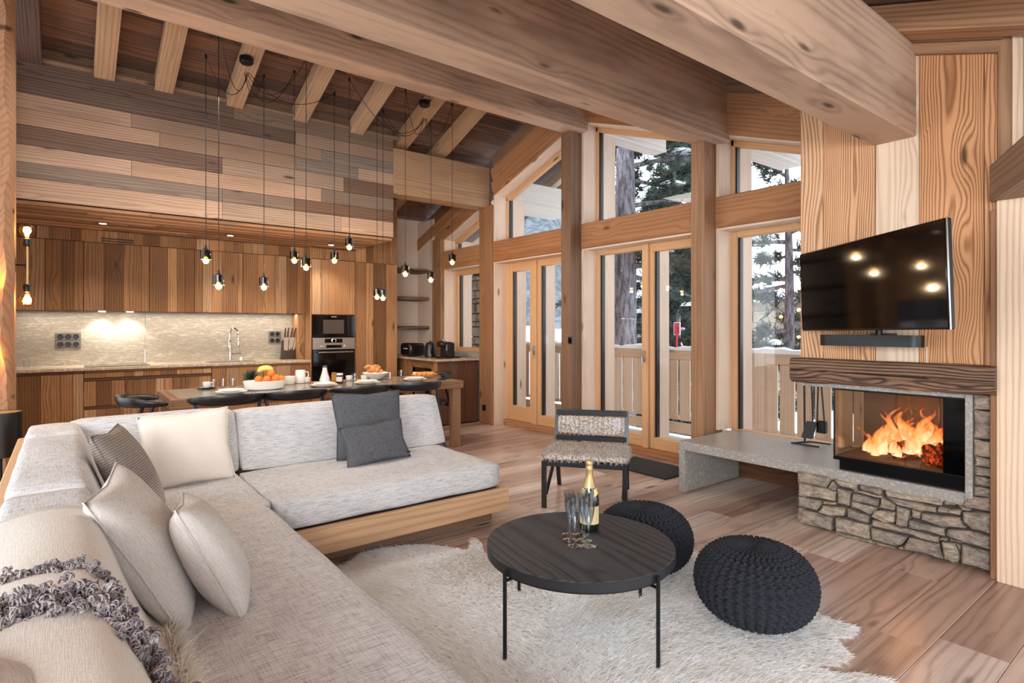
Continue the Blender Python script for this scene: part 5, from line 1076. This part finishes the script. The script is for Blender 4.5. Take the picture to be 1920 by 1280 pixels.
for i, ((px, py), w_) in enumerate(spots):
    p = at(px, py); p.y = max(p.y, TY0+.15); p.x = P(px, py, 'Y', p.y).x
    a = plate0 if i == 0 else cp('plate', plate0, p, '', ''); a.location = p; tag(a, 'large white plate under a smaller one ' + w_, 'plate', 'stacked white plates on the near side')
    b_ = plate1 if i == 0 else cp('plate', plate1, p, '', ''); b_.location = p+UP*.018; tag(b_, 'small white plate on top of a larger one ' + w_, 'plate', 'small white plates on top')
    # cutlery to the right
    for k, nm in enumerate(('fork', 'knife')):
        m = MB(); c = Vector((p.x+.17+.03*k, p.y-.02, TT+.004)); m.tube([c+Vector((-.03, -.09, 0)), c+Vector((0, 0, .003)), c+Vector((.03, .09, 0))], [.004, .003, .008], 6, sy=.4); tag(m.build(nm, MT['steel'], None), 'steel %s beside the plates %s' % (nm, w_), nm)
cm_ = MB(); cm_.lathe([(.001, .004), (.025, .0), (.037, .015), (.040, .055), (.0385, .055), (.035, .016), (.001, .008)], 22); cup0 = cm_.build('cup', MT['white'], None)
hm = MB(); hm.tube([(.036, 0, .045), (.058, 0, .045), (.062, 0, .025), (.034, 0, .014)], .004, 6); hm.build('handle', MT['white'], cup0)
cups = [(388, 724, 'on a dark saucer at the left end'), (466, 722, 'left of the fruit dish'), (683, 712, 'between the jam jar and the croissants'), (575, 712, 'behind the milk carafe'), (780, 706, 'beside the baguette'), (655, 713, 'left of the croissant bowl')]
for i, (px, py, l_) in enumerate(cups):
    p = at(px, py)
    if i == 0: sa = saucer0; sa.location = p; tag(sa, 'dark grey saucer under the leftmost cup', 'saucer'); p = p+UP*.008; cup0.location = p; tag(cup0, 'white cup ' + l_, 'cup', 'white cups on the table')
    else: dup(cup0, p, i*.9, 'white cup ' + l_, 'white cups on the table')
for i, (px, py, l_) in enumerate(((400, 713, 'far left'), (418, 712, 'second from the left'), (436, 711, 'third from the left'), (665, 714, 'left of the croissant bowl'), (731, 712, 'right of the croissant bowl'), (752, 706, 'behind the right plate'), (722, 707, 'close behind the bowl'))):
    glass_tumbler(at(px, py), 'clear glass tumbler %s on the dining table' % l_, 'glass tumblers on the dining table', .036, .085)
# oval fruit dish
fd = at(496, 729); dish = thing('fruit_dish', 'oval white dish heaped with oranges and bananas', 'dish', fd, world=False, rz=.0)
m = MB(); m.lathe([(.001, .006), (.105, .0), (.115, .008), (.128, .085), (.122, .085), (.108, .014), (.001, .012)], 36, Matrix.Scale(1.55, 4, (1, 0, 0))); m.build('bowl', MT['white'], dish)
om = NT('orange_peel'); n_, _ = om.noise(om.obj(), 90, 2); om.col(sr('ee7a2c')); om.set(Roughness=.45); om.bump(n_, .3, .002)
m = MB(); m.lathe([(.001, -.036)]+[(.037*math.cos(a), .036*math.sin(a)) for a in [math.radians(-75+15*k) for k in range(11)]]+[(.001, .034)], 18); og = m.build('orange', om.m, None)
for i, (dx, dy, dz) in enumerate(((.01, -.04, .066), (.09, -.03, .066), (.155, .0, .062), (.05, .04, .07), (.12, .05, .07), (.06, -.0, .118), (-.05, .02, .066))):
    o = og if i == 0 else og.copy()
    if i: COL.objects.link(o)
    o.location = fd+Vector((dx, dy, dz+.03)); tag(o, 'orange in the white oval dish, ' + ('front row, left of the middle', 'front row, right of the middle', 'farthest right', 'back row, middle', 'back row, right', 'topmost', 'farthest left')[i], 'fruit', 'oranges in the dish')
for i in range(3):
    m = MB(); pts = [fd+Vector((.015+.085*math.sin(t)+.006*i, .01+.022*i, .150+.045*math.cos(t)+.008*i)) for t in [(-1.1+2.0*k/8) for k in range(9)]]; m.tube(pts, [.006, .014, .017, .018, .018, .018, .017, .012, .006], 8); tag(m.build('banana', plain('banana_skin%d' % i, 'd8c46c', .5), None), 'yellow-green banana lying on the oranges', 'fruit', 'bananas on the oranges')
lf = at(476, 726); pa = thing('pineapple', 'pineapple lying with its dark leaf crown towards the left plates', 'fruit', lf, world=False); m = MB()
for k in range(130):
    a = rng.uniform(0, 6.28); el = rng.uniform(-.5, 1.4); d = Vector((math.cos(a)*math.cos(el), math.sin(a)*math.cos(el), math.sin(el))); L = rng.uniform(.07, .115); s = d.orthogonal().normalized()*.007; c = Vector((-.03, 0, .085)); m.add([c-s, c+s, c+d*L*.6+s*.8, c+d*L+UP*.01, c+d*L*.6-s*.8], [[0, 1, 2, 3, 4]])
m.build('leaf_crown', plain('dark_leaf', '3a4a3c', .55), pa, smooth=False); m = MB(); m.tube([(-.03, 0, .035), (.0, 0, .038), (.02, .0, .04)], [.02, .038, .03], 10); m.build('body', plain('pineapple_skin', '9a7a3c', .7), pa)
for i, (px, py, r, h, l_) in enumerate(((543, 720, .055, .085, 'wide white sugar bowl beside the white jug'),)):
    m = MB(); m.lathe([(.001, .005), (r*.8, 0), (r, .02), (r, h), (r*.94, h), (r*.9, .02), (.001, .01)], 24); tag(m.build('sugar_bowl', MT['white'], None, at(px, py)), l_, 'bowl')
jg = thing('milk_jug', 'white ceramic jug with handle behind the middle plate', 'jug', at(563, 716), world=False); m = MB(); m.lathe([(.001, .005), (.045, 0), (.055, .03), (.052, .10), (.05, .14), (.046, .14), (.048, .03), (.001, .01)], 24); m.build('body', MT['white'], jg); m = MB(); m.tube([(.05, 0, .12), (.085, 0, .115), (.09, 0, .07), (.052, 0, .04)], .006, 8); m.build('handle', MT['white'], jg)
cr_ = thing('milk_carafe', 'clear glass carafe filled with milk in front of the oven', 'carafe', at(609, 721), world=False); prof = [(.001, .003), (.056, .0), (.060, .01), (.055, .06), (.036, .12), (.026, .16), (.027, .205)]
m = MB(); m.lathe(prof+[(.025, .205), (.024, .16), (.033, .12), (.052, .06), (.056, .012), (.001, .008)], 28); m.build('glass', MT['drink'], cr_); m = MB(); m.lathe([(.001, .009), (.053, .012), (.050, .06), (.0315, .12), (.0225, .16), (.022, .178), (.001, .178)], 24); m.build('milk', plain('milk', 'f2ece4', .4), cr_)
jj = thing('spread_jar', 'squat brown spread jar with white lid beside the carafe', 'jar', at(637, 718), world=False); m = MB(); m.lathe([(.001, .0), (.036, .0), (.038, .01), (.038, .075), (.03, .088), (.001, .088)], 22); m.build('body', plain('cocoa', '3c2218', .25), jj); m = MB(); m.lathe([(.032, .088), (.034, .09), (.034, .108), (.001, .108)], 22); m.build('lid', MT['white'], jj); m = MB(); m.grid([[(.0388*math.cos(a), .0388*math.sin(a), z) for z in (.02, .045, .07)] for a in [math.radians(-200+130*k/12) for k in range(13)]]); m.build('label', plain('jar_label', 'e4dcd4', .5), jj)
hj = thing('honey_jar', 'small amber honey jar behind the spread jar', 'jar', at(626, 713), world=False); m = MB(); m.lathe([(.001, 0), (.026, 0), (.028, .01), (.028, .075), (.001, .08)], 20); m.build('body', plain('honey', 'b9803a', .2), hj); m = MB(); m.lathe([(.026, .078), (.027, .095), (.001, .095)], 20); m.build('lid', MT['gold'], hj)
cb = at(704, 711); bo = thing('bread_bowl', 'flared white bowl filled with croissants', 'bowl', cb, world=False); m = MB(); m.lathe([(.001, .006), (.06, .0), (.07, .006), (.12, .05), (.155, .078), (.15, .080), (.11, .052), (.06, .012), (.001, .012)], 32); m.build('bowl', MT['white'], bo)
cro = NT('croissant_crust'); n_, _ = cro.noise(cro.obj(), 30, 3); cro.col(cro.mix(cro.mapr(n_, .35, .65), sr('e0a060'), sr('a8602a'))); cro.set(Roughness=.5)
for i in range(7):
    a0_ = rng.uniform(0, 3.1); c = cb+Vector((rng.uniform(-.085, .085), rng.uniform(-.05, .05), .085+.025*(i % 3))); m = MB(); pts = [c+Vector((.06*math.cos(a0_+t*.5)*t, .06*math.sin(a0_+t*.5)*t, .012*(1-t*t))) for t in np.linspace(-1, 1, 11)]; m.tube(pts, [.006, .014, .018, .024, .023, .027, .023, .024, .018, .014, .006], 9); tag(m.build('croissant', cro.m, None), 'golden croissant in the flared white bowl', 'croissant', 'croissants in the bowl')
bg_ = at(798, 707); m = MB(); m.tube([bg_+Vector((-.16, .05, .03)), bg_+Vector((-.1, .03, .035)), bg_+Vector((.0, 0, .036)), bg_+Vector((.09, -.03, .034)), bg_+Vector((.13, -.045, .028))], [.014, .03, .034, .03, .012], 12); tag(m.build('baguette', cro.m, None), 'cut golden baguette near the right end of the table', 'bread')
tag(box('bread_board', (bg_.x-.2, bg_.y-.07, TT), (bg_.x+.18, bg_.y+.09, TT+.012), WD['table'], b=.003, grain='X'), 'small wooden board under the baguette', 'board')
for (px, py, l_) in ((372, 727, 'at the left end'), (549, 733, 'beside the fruit dish')):
    m = MB(); p = at(px, py)+UP*.006; m.tube([p, p+Vector((.07, .02, .01)), p+Vector((.10, .03, .006)), p+Vector((.13, .038, .006))], [.003, .003, .012, .008], 8, sx=.4); tag(m.build('spoon', MT['steel'], None), 'steel spoon %s of the table setting' % l_, 'spoon')
# ================================================================ LOUNGE CHAIR
d0 = FW*4.34+RT*.241; ew = (RT*.971-FW*.239).normalized(); ed = Vector((-ew.y, ew.x, 0)); rz = math.atan2(ew.y, ew.x)
lc = thing('lounge_chair', 'low black-framed chair with speckled cowhide seat and back', 'chair', d0, rz, world=False)
Wc, Dc = .60, .66; B = MT['blackwood']
for (x, y, z1_, lean) in ((0, 0, .355, 0), (Wc, 0, .355, 0)):
    m = MB(); m.box((x-.018, y-.012, 0), (x+.018, y+.026, z1_), .004); m.build('leg', B, lc)
for x in (.012, Wc-.012):
    m = MB(); Wq = .016; V = []
    for (y, z) in ((Dc, 0), (Dc-.16, .40), (Dc-.10, .665)): V += [(x-Wq, y-.016, z), (x+Wq, y-.016, z), (x+Wq, y+.022, z), (x-Wq, y+.022, z)]
    m.add(V, [[4*i+k, 4*i+(k+1) % 4, 4*i+4+(k+1) % 4, 4*i+4+k] for i in range(2) for k in range(4)]+[[3, 2, 1, 0], [8, 9, 10, 11]]); m.build('leg', B, lc, ang=20)
    m = MB(); m.tube([(x, .02, .10), (x, Dc-.14, .33)], .014, 4); m.build('side_brace', B, lc)
m = MB(); m.box((0, -.005, .315), (Wc, .03, .36), .004); m.box((0, Dc-.20, .335), (Wc, Dc-.165, .38), .004); m.box((-.014, 0, .318), (.016, Dc-.17, .36), .004); m.box((Wc-.016, 0, .318), (Wc+.014, Dc-.17, .36), .004); m.build('seat_frame', B, lc)
m = MB(); m.box((.01, Dc-.128, .622), (Wc-.01, Dc-.085, .668), .003); m.box((.01, Dc-.172, .42), (Wc-.01, Dc-.125, .462), .003); m.build('back_frame', B, lc)
HD = NT('speckled_hide'); n_, _ = HD.noise(HD.vscale(HD.obj(), (1, 1, 1)), 100, 3, .7); n2, _ = HD.noise(HD.obj(), 7, 2); c = HD.mix(HD.mapr(n_, .40, .56), sr('705e54'), sr('d6cbc0')); c = HD.mix(HD.mapr(n2, .55, .7, 0, .6), c, sr('c9cace')); HD.col(c); HD.set(Roughness=.85)
so_ = cushion('seat_pad', (-.012, -.02, .358), (Wc+.012, Dc-.17, .41), HD.m, lc, .03, .014, 3); bp_ = cushion('back_pad', (.03, Dc-.152, .474), (Wc-.03, Dc-.108, .612), HD.m, lc, .012, .008, 4); bp_.rotation_euler = (math.radians(-12), 0, 0)
def surf_fur(o, par, n, L, seed, W=.0016, lean=None):
    me = o.data; me.calc_loop_triangles() if hasattr(me, 'calc_loop_triangles') else None; Mx = Matrix.LocRotScale(o.location, o.rotation_euler, None)
    c = np.array([Mx @ p.center for p in me.polygons]); nn = np.array([(Mx.to_3x3() @ p.normal) for p in me.polygons]); ar = np.array([p.area for p in me.polygons]); g = np.random.default_rng(seed); k = g.choice(len(c), n, p=ar/ar.sum()); sz = np.sqrt(ar[k])[:, None]; pts = c[k]+g.uniform(-.5, .5, (n, 3))*sz; pts -= nn[k]*np.sum((pts-c[k])*nn[k], 1)[:, None]
    fur('hair', pts, nn[k]*.7, n, L, W, HD.m, par, lean, .4, seed, .5, 2)
surf_fur(so_, lc, 9000, .022, 31, lean=(0, -.5, -.1)); surf_fur(bp_, lc, 5000, .012, 32, lean=(0, 0, -.6))
tag(box('door_mat', (4.22, 3.20, .001), (4.70, 3.95, .014), plain('dark_mat', '26262a', .9), b=.003), 'dark flat door mat at the right balcony door', 'mat')
# ================================================================ PENDANT LAMPS
shade = MB(); r_ = .044; shade.lathe([(r_, -.085), (r_, 0.0), (.012, .012), (.012, .010), (r_*.94, -.002), (r_*.94, -.085)], 22)
rimm = MB(); rimm.lathe([(r_*.95, -.0855), (r_*1.06, -.0855), (r_*1.06, -.081), (r_*.95, -.081)], 22)
sk_ = MB(); sk_.lathe([(.001, .045), (.007, .045), (.009, .02), (.019, .015), (.021, -.03), (.016, -.045), (.001, -.045)], 16)
bl_ = MB(); bl_.lathe([(.001, -.045), (.012, -.05), (.018, -.066), (.0265, -.085), (.0265, -.1), (.018, -.115), (.001, -.122)], 16)
fil = MB(); fil.lathe([(.001, -.055), (.012, -.06), (.022, -.080), (.0255, -.097), (.017, -.115), (.001, -.121)], 14)
PEN = [('c', 386, 490, 105, 5.70, 0), ('c', 410, 538, 50, 5.35, 0), ('c', 495, 540, 142, 5.80, 0), ('c', 552, 490, 127, 6.05, 0), ('c', 574, 503, 110, 5.75, 0), ('c', 627, 490, 173, 6.20, 0), ('c', 655, 465, 133, 5.95, 1), ('c', 707, 558, 187, 6.3, 1), ('c', 718, 560, 208, 6.2, 1), ('c', 760, 515, 165, 5.85, 1), ('c', 808, 526, 217, 6.1, 1), ('c', 848, 493, 188, 5.9, 1)]
words_ = ['leftmost of the hanging lamps', 'lowest of the lamps left of the tap, second from the left', 'hanging above the kitchen tap', 'hanging just left of its close neighbour before the wall units', 'hanging just right of its close neighbour before the wall units', 'hanging left of the oven column', 'highest of the lamps, in front of the oven column', 'left one of the close pair before the tall panel', 'right one of the close pair before the tall panel', 'hanging in front of the niche shelves', 'hanging before the plaster niche side wall', 'rightmost of the hanging lamps, before the kitchen window']
can = [P(462, 130, 'Y', 5.86), P(796, 217, 'Y', 5.80)]
msh = None
for i, (_, px, py, pt, Y, g) in enumerate(PEN):
    b_ = P(px, py, 'Y', Y); ztop = min(P(px, pt, 'Y', Y).z, rb(Y)+.13); t = thing('pendant_lamp', 'smoked glass pendant, ' + words_[i], 'lamp', (b_.x, b_.y, b_.z+.1), 0, 'pendant lamps over the dining table', world=False)
    if i == 0: q = [(sk_.build('bulb_socket', MT['black'], t)), shade.build('glass_shade', MT['smoke'], t), rimm.build('shade_rim', MT['steel'], t), bl_.build('bulb', MT['bulbglass'], t)]; q.append(fil.build('filament', MT['bulb'], t)); msh = q
    else:
        for s_ in msh: o = s_.copy(); COL.objects.link(o); o.parent = t; o.location = (0, 0, 0)
    zt = ztop-(b_.z+.1); m = MB(); m.tube([(0, 0, .03), (0, 0, zt)], .0032, 6); m.tube([(0, 0, zt-.02), (0, 0, zt+.012)], .011, 8)
    # slack cable swagged to the canopy
    a = Vector((0, 0, zt)); c = can[g]-Vector(t.location)+Vector((.02*math.cos(i*1.1), .02*math.sin(i*1.1), -.03)); sag = .22+.05*math.sin(i*2.3); pts = []
    for k in range(19): u = k/18; p = a.lerp(c, u); pts.append(p-UP*(4*u*(1-u)*sag*(1.0+.4*u)))
    m.tube(pts, .0032, 6); m.build('cable', MT['black'], t)
    l = bpy.data.lights.new('bulb_light', 'POINT'); l.energy = 3.2; l.color = (1, .74, .45); l.shadow_soft_size = .02; lo = bpy.data.objects.new('bulb_light', l); COL.objects.link(lo); lo.location = (b_.x, b_.y, b_.z-.045)
for i, c in enumerate(can):
    m = MB(); m.lathe([(.001, .035), (.06, .035), (.062, .03), (.062, -.015), (.05, -.028), (.001, -.03)], 26); zc = rb(c.y)-.036; tag(m.build('lamp_canopy', MT['black'], None, (c.x, c.y, max(zc, c.z-.05))), 'round black lamp canopy on the rafter, ' + ('left of the two' if i == 0 else 'right of the two'), 'ceiling canopy', 'lamp canopies')
# wall lamps on the left post
def sconce(loc, label, nrm):
    t = thing('wall_lamp', label, 'lamp', loc, nrm, world=False)
    m = MB(); m.box((-.012, -.03, -.05), (0.0, .03, .05), .006); m.tube([(0, 0, 0), (.06, 0, 0)], .006, 8); m.build('bracket', MT['black'], t)
    m = MB(); m.tube([(.06, 0, -.13), (.06, 0, .13)], .007, 10); m.build('rod', MT['gold'], t)
    for s in (1, -1):
        Mx = Matrix.Translation((.06, 0, s*.13)) @ (Matrix.Identity(4) if s > 0 else Matrix.Rotation(math.pi, 4, 'X'))
        m = MB(); m.lathe([(.001, 0), (.02, 0), (.024, .008), (.024, .05), (.018, .056), (.001, .056)], 16, Mx); m.build('bulb_socket', MT['black'], t)
        m = MB(); m.lathe([(.013, .056), (.018, .066), (.036, .085), (.044, .11), (.036, .138), (.018, .150), (.001, .153)], 20, Mx); m.build('bulb', MT['bulbglass'], t)
        m = MB(); m.lathe([(.001, .07), (.008, .078), (.017, .095), (.018, .118), (.010, .134), (.001, .136)], 12, Mx); m.build('filament', MT['bulb'], t)
        l = bpy.data.lights.new('bulb_light', 'POINT'); l.energy = 4; l.color = (1, .74, .45); l.shadow_soft_size = .03; lo = bpy.data.objects.new('bulb_light', l); COL.objects.link(lo); lo.location = Vector(loc)+Vector((.06*math.cos(nrm), .06*math.sin(nrm), s*.24))
    return t
c = P(45, 497, 'Y', 5.16); sconce((-.258, c.y, c.z), 'double bulb wall lamp on the right face of the left post', 0)
c = P(-16, 523, 'Y', 4.93); sconce((c.x, 4.985, c.z-.24), 'double bulb wall lamp on the front of the left post, cut by the picture edge', -math.pi/2)
# drum floor lamp
c = P(0, 772, 'Y', 4.72); fl_ = thing('floor_lamp', 'small floor lamp with black drum shade lined in gold, at the left edge', 'lamp', (c.x, c.y, 0), world=False); z = c.z
m = MB(); m.lathe([(.108, z-.27), (.108, z), (.105, z), (.105, z-.27)], 36); m.build('lamp_shade', MT['plastic'], fl_); m = MB(); m.lathe([(.1045, z-.268), (.1045, z-.004)], 36); me_ = m.build('shade_lining', MT['gold'], fl_)
m = MB(); m.lathe([(.001, 0), (.10, 0), (.10, .012), (.012, .018), (.012, z-.2), (.001, z-.2)], 24); m.build('stand', MT['black'], fl_); m = MB(); m.lathe([(.001, z-.19), (.03, z-.16), (.03, z-.12), (.001, z-.10)], 16); m.build('bulb', emis('lamp_bulb', 'ffd9a0', 8), fl_)
# ================================================================ OUTSIDE
dk = S(box('balcony_floor', (5.02, -1.5, -.20), (6.3, 10.5, -.03), MT['snow'], b=.01), 'snow-covered balcony floor')
RX = 6.15; ztop = P(1500, 661, 'X', RX).z
rl = thing('balcony_railing', 'pale boarded balcony railing with snow along the top', 'railing', (RX, 4, 0)); rl['_w'] = 1
box('top_rail', (RX-.03, -1.5, ztop-.14), (RX+.02, 10.5, ztop-.02), WD['out'], rl, grain='Y'); box('bottom_rail', (RX-.03, -1.5, .02), (RX+.02, 10.5, .15), WD['out'], rl, grain='Y')
y = -1.45; 
while y < 10.4: box('slat', (RX-.015, y, .185), (RX+.01, y+.155, ztop-.142), WD['out'], rl, b=.003, grain='Z'); y += .185
for y in (.6, 3.30, 6.0, 8.9): box('rail_post', (RX-.06, y, 0), (RX+.05, y+.11, ztop-.02), WD['out'], rl, grain='Z')
box('rail_batten', (RX+.012, -1.5, .19), (RX+.03, 10.5, .23), MT['snow'], rl, b=.01, grain='Y')
m = MB(); G = []
for i in range(121): y = -1.5+.1*i; hgt = .035+.018*math.sin(i*.7)+.008*math.sin(i*2.9); G.append([(RX-.06, y, ztop-.02), (RX-.058, y, ztop+hgt*.6), (RX, y, ztop+hgt), (RX+.05, y, ztop+hgt*.6), (RX+.055, y, ztop-.02)])
m.grid(G); m.build('snow_cap', MT['snow'], rl)
tb = thing('balcony_table', 'folded wooden balcony table leaning by the railing', 'table', (5.7, 7.0, 0)); pq = P(1030, 660, 'X', 5.8)
box('table_top', (5.76, pq.y-.22, .30), (5.80, pq.y+.22, .98), WD['grey'], tb, grain='Z'); bar('leg', (5.7, pq.y-.2, -.02), (5.85, pq.y+.2, .32), .03, .05, WD['grey'], tb); bar('leg', (5.9, pq.y-.2, -.02), (5.75, pq.y+.2, .32), .03, .05, WD['grey'], tb)
# terrain: snow slope beyond the balcony
def hgt(x, y):
    d = math.hypot(x-6, y-5); s = -1.6 + .085*min(18, max(0, d-3)) + .012*max(0, d-21)
    return s + .5*math.sin(x*.35)+.4*math.sin(y*.27+1)
m = MB(); G = []
for i in range(70):
    row = []
    for j in range(90):
        x = 6.6+ (i/69)**1.6*95; y = -40+150*j/89; row.append((x, y, hgt(x, y)))
    G.append(row)
m.grid(G); S(m.build('snow_slope_ground', MT['snow'], None), 'snow-covered slope beyond the balcony')
mtn = NT('mountain_forest'); n_, _ = mtn.noise(mtn.vscale(mtn.obj(), (1, 1, .6)), .35, 6, .75); mtn.col(mtn.mix(mtn.mapr(n_, .45, .58), sr('4c545b'), sr('71787f'))); mtn.set(Roughness=1.0)  # haze is put into the grey-blue hillside colours
m = MB(); G = []
for i in range(80):
    a = math.radians(8+100*i/79); row = []
    for j in range(24):
        r = 105+j*4; z = -2+j*1.9*(1+.25*math.sin(a*9)+.12*math.sin(a*31+j*.6))*(1.0 if a > .84 else max(.3, .3+.7*(a-.74)/.10)); row.append((r*math.cos(a), r*math.sin(a), z))
    G.append(row)
m.grid(G); S(m.build('mountain_hillside', mtn.m, None), 'pale wooded mountain side in the haze')
# stone chalets
def rubble(name, p0, p1, label, rows, cols, cat='building', roof=True):
    t = thing(name, label, cat, ((p0[0]+p1[0])/2, (p0[1]+p1[1])/2, p0[2])); t['_w'] = 1
    box('wall_core', (p0[0]+.06, p0[1]+.06, p0[2]), (p1[0], p1[1]-.02, p1[2]), plain(name+'_mortar', 'cfcdca', .9), t, b=.01)
    r_ = random.Random(8); z = p0[2]; hh_ = (p1[2]-p0[2])/rows
    for r in range(rows):
        y = p0[1]; wv_ = (p1[1]-p0[1])/cols
        while y < p1[1]-.05:
            w_ = min(wv_*r_.uniform(.6, 1.5), p1[1]-y); poly = [(y+w_, z+hh_-.01), (y+.01, z+hh_-.01), (y+.01, z+.01), (y+w_, z+.01)]; o = stone(poly, X=p0[0], thick=.2, parent=None); o.parent = t; o.location = Vector(o.location)-t.location; y += w_
        z += hh_
    return t
c0 = P(1385, 560, 'X', 17); c1 = P(1560, 560, 'X', 17)
sh = rubble('stone_house', (17, c1.y-1.5, -1.0), (20, c0.y+.6, P(1450, 560, 'X', 17).z), 'distant grey rubble-stone house with snowy roof behind the pine', 9, 9)
m = MB(); za = P(1450, 560, 'X', 17).z; m.add([(16.6, c1.y-2, za-.1), (16.6, c0.y+1, za-.1), (18.5, c0.y+1, za+.9), (18.5, c1.y-2, za+.9), (16.6, c1.y-2, za+.05), (16.6, c0.y+1, za+.05), (18.5, c0.y+1, za+1.1), (18.5, c1.y-2, za+1.1)], [[0, 1, 2, 3], [4, 5, 6, 7], [0, 1, 5, 4], [1, 2, 6, 5], [2, 3, 7, 6], [3, 0, 4, 7]]); o = m.build('roof', MT['snow'], sh, loc=-Vector(sh.location)+Vector(sh.location), smooth=False)
ws = thing('stone_pier', 'rubble stone pier outside the narrow kitchen window', 'pier', (5.5, 7.9, 0)); ws['_w'] = 1; a = P(880, 560, 'X', 5.5).y; b_ = P(905, 560, 'X', 5.5).y
box('core', (5.56, b_+.02, -.1), (5.9, a, 2.3), bpy.data.materials['mortar'], ws)
z = -.1; k = 0
while z < 2.2:
    h_ = .13+.05*math.sin(k*2.1); yy = b_; 
    for w_ in ((a-b_)*.55, (a-b_)*.45) if k % 2 else ((a-b_)*.4, (a-b_)*.6): o = stone([(yy+w_, z+h_-.008), (yy+.005, z+h_-.008), (yy+.005, z), (yy+w_, z)], X=5.5, thick=.1, parent=ws); yy += w_
    z += h_; k += 1
# red marker sign
sg = thing('piste_marker', 'red and white rectangular sign on a red pole in the snow', 'sign', P(1268, 640, 'X', 9.5)); q = P(1268, 625, 'X', 9.5); x = 9.5
a = P(1263, 604, 'X', x); b_ = P(1275, 628, 'X', x); box('board', (x, b_.y, b_.z), (x+.02, a.y, a.z), MT['white'], sg, b=.002); box('panel', (x-.004, b_.y+.012, b_.z+.012), (x, a.y-.012, a.z-.012), plain('sign_red', 'c0304a', .5), sg, b=.001); m = MB(); m.tube([(x-.01, q.y-.02, -1.2), (x-.01, q.y-.02, a.z-.1)], .02, 8); m.build('pole', plain('pole_red', 'c02a38', .5), sg)
# trees
bark = NT('bark'); n_, _ = bark.noise(bark.vscale(bark.obj(), (1, 1, .25)), 18, 4, .7); bark.col(bark.mix(bark.mapr(n_, .4, .6), sr('5a5258'), sr('94909a'))); bark.set(Roughness=.95); bark.bump(n_, 1, .03)
ndl = NT('needles'); n_, _ = ndl.noise(ndl.obj(), 3, 2); ndl.col(ndl.mix(ndl.mapr(n_, .4, .6), sr('2f3d36'), sr('526056'))); ndl.set(Roughness=.8)
def conifer(name, label, base, Ht, Rt_, seed, nbr=90, z0f=.12, ncl=1500, trunk=.22, pine=False, L=.20, arcs=None):
    g = np.random.default_rng(seed); t = thing(name, label, 'tree', base, world=False); m = MB(); tp_ = [(math.sin(k*.6)*.06, math.cos(k*.5)*.05, Ht*k/8) for k in range(9)]; m.tube(tp_, [trunk*(1-k/9)**.7+.01 for k in range(9)], 12); m.build('trunk', bark.m, t)
    C = []; D = []; mb = MB(); sn = MB()
    for b_ in range(nbr):
        u = z0f+(1-z0f)*(b_/nbr)**(1.0); z = Ht*u; a = g.uniform(0, 2*np.pi) if arcs is None else g.uniform(*arcs); R = Rt_*(1-u)**.75*(g.uniform(.75, 1.1)) if not pine else Rt_*g.uniform(.4, 1.1)*(1-.5*u); dr = -.18 if not pine else g.uniform(-.15, .35)
        p0_ = Vector((0, 0, z)); dd = Vector((math.cos(a), math.sin(a), dr)); pts = [p0_+dd*R*k/4-UP*(.12*R*(k/4)**2) for k in range(5)]; mb.tube(pts, [.03*(1-k/5)*(R/1.5+.3)+.006 for k in range(5)], 5)
        n = int(ncl/nbr*(.4+R/Rt_)); 
        for k in range(n):
            s = g.uniform(.2, 1.0); p = p0_+dd*R*s-UP*(.12*R*s*s); sd_ = Vector((-math.sin(a), math.cos(a), 0))*g.normal(0, .16*R*(1.1-s*.5)); C.append(p+sd_+UP*g.normal(0, .05)); D.append(dd+sd_*.8)
        if b_ % 2 == 0 and R > .3:
            s = g.uniform(.5, .9); p = p0_+dd*R*s-UP*(.12*R*s*s)+UP*.05; w_ = R*.18; sn.add([(p.x+w_*math.cos(q)*(.6+.4*abs(math.cos(q-a)))*rr_, p.y+w_*math.sin(q)*(.6+.4*abs(math.cos(q-a)))*rr_, p.z+zz_) for (rr_, zz_) in ((1, 0), (.8, .05), (.35, .085)) for q in [2*math.pi*k/8 for k in range(8)]], [[r*8+k, r*8+(k+1) % 8, (r+1)*8+(k+1) % 8, (r+1)*8+k] for r in range(2) for k in range(8)]+[[16+k for k in range(8)], list(range(8))[::-1]])
    o = mb.build('branches', bark.m, t); o['kind'] = 'stuff'
    C = np.array([tuple(c) for c in C]); D = np.array([tuple(c) for c in D]); D /= np.linalg.norm(D, axis=1)[:, None]; K = 22; C2 = np.repeat(C, K, 0)+g.normal(0, .025, (len(C)*K, 3)); D2 = np.repeat(D, K, 0)
    o = fur('needles', C2, D2*.55+np.array([0, 0, .15]), len(C2), L, .011, ndl.m, t, None, .25, seed, 1.0, 2)
    if sn.v: o = sn.build('snow_on_branches', MT['snow'], t); o['kind'] = 'stuff'
    return t
def gp(px, d):   # a spot on the snow, d metres away along the line of sight of column px
    q = FW*d+RT*((px-960)/FPX*d); return Vector((q.x, q.y, hgt(q.x, q.y)-.1))
conifer('pine_tree', 'big old pine with a thick bare trunk just beyond the balcony', gp(1168, 9.6), 9.0, 2.4, 41, 60, .38, 1500, .24, True, .17, (-1.5, 1.4))
conifer('fir_tree', 'dense snowy conifer right of the big pine trunk', gp(1262, 12.5), 7.2, 2.1, 42, 110, .05, 3200, .16, False, .20)
conifer('slim_fir_tree', 'tall slender conifer farther up behind the right balcony door', gp(1292, 15.3), 11.0, 1.6, 43, 100, .1, 2600, .18, False, .24)
conifer('leaning_pine_tree', 'open twisted pine in front of the distant stone house', gp(1475, 9.0), 5.2, 1.7, 44, 34, .25, 900, .10, True, .16)
#conifer('young_fir_tree', 'small conifer between the pine trunk and the sign', gp(1212, 19), 5.2, 1.6, 45, 70, .05, 1500, .12, False, .2)
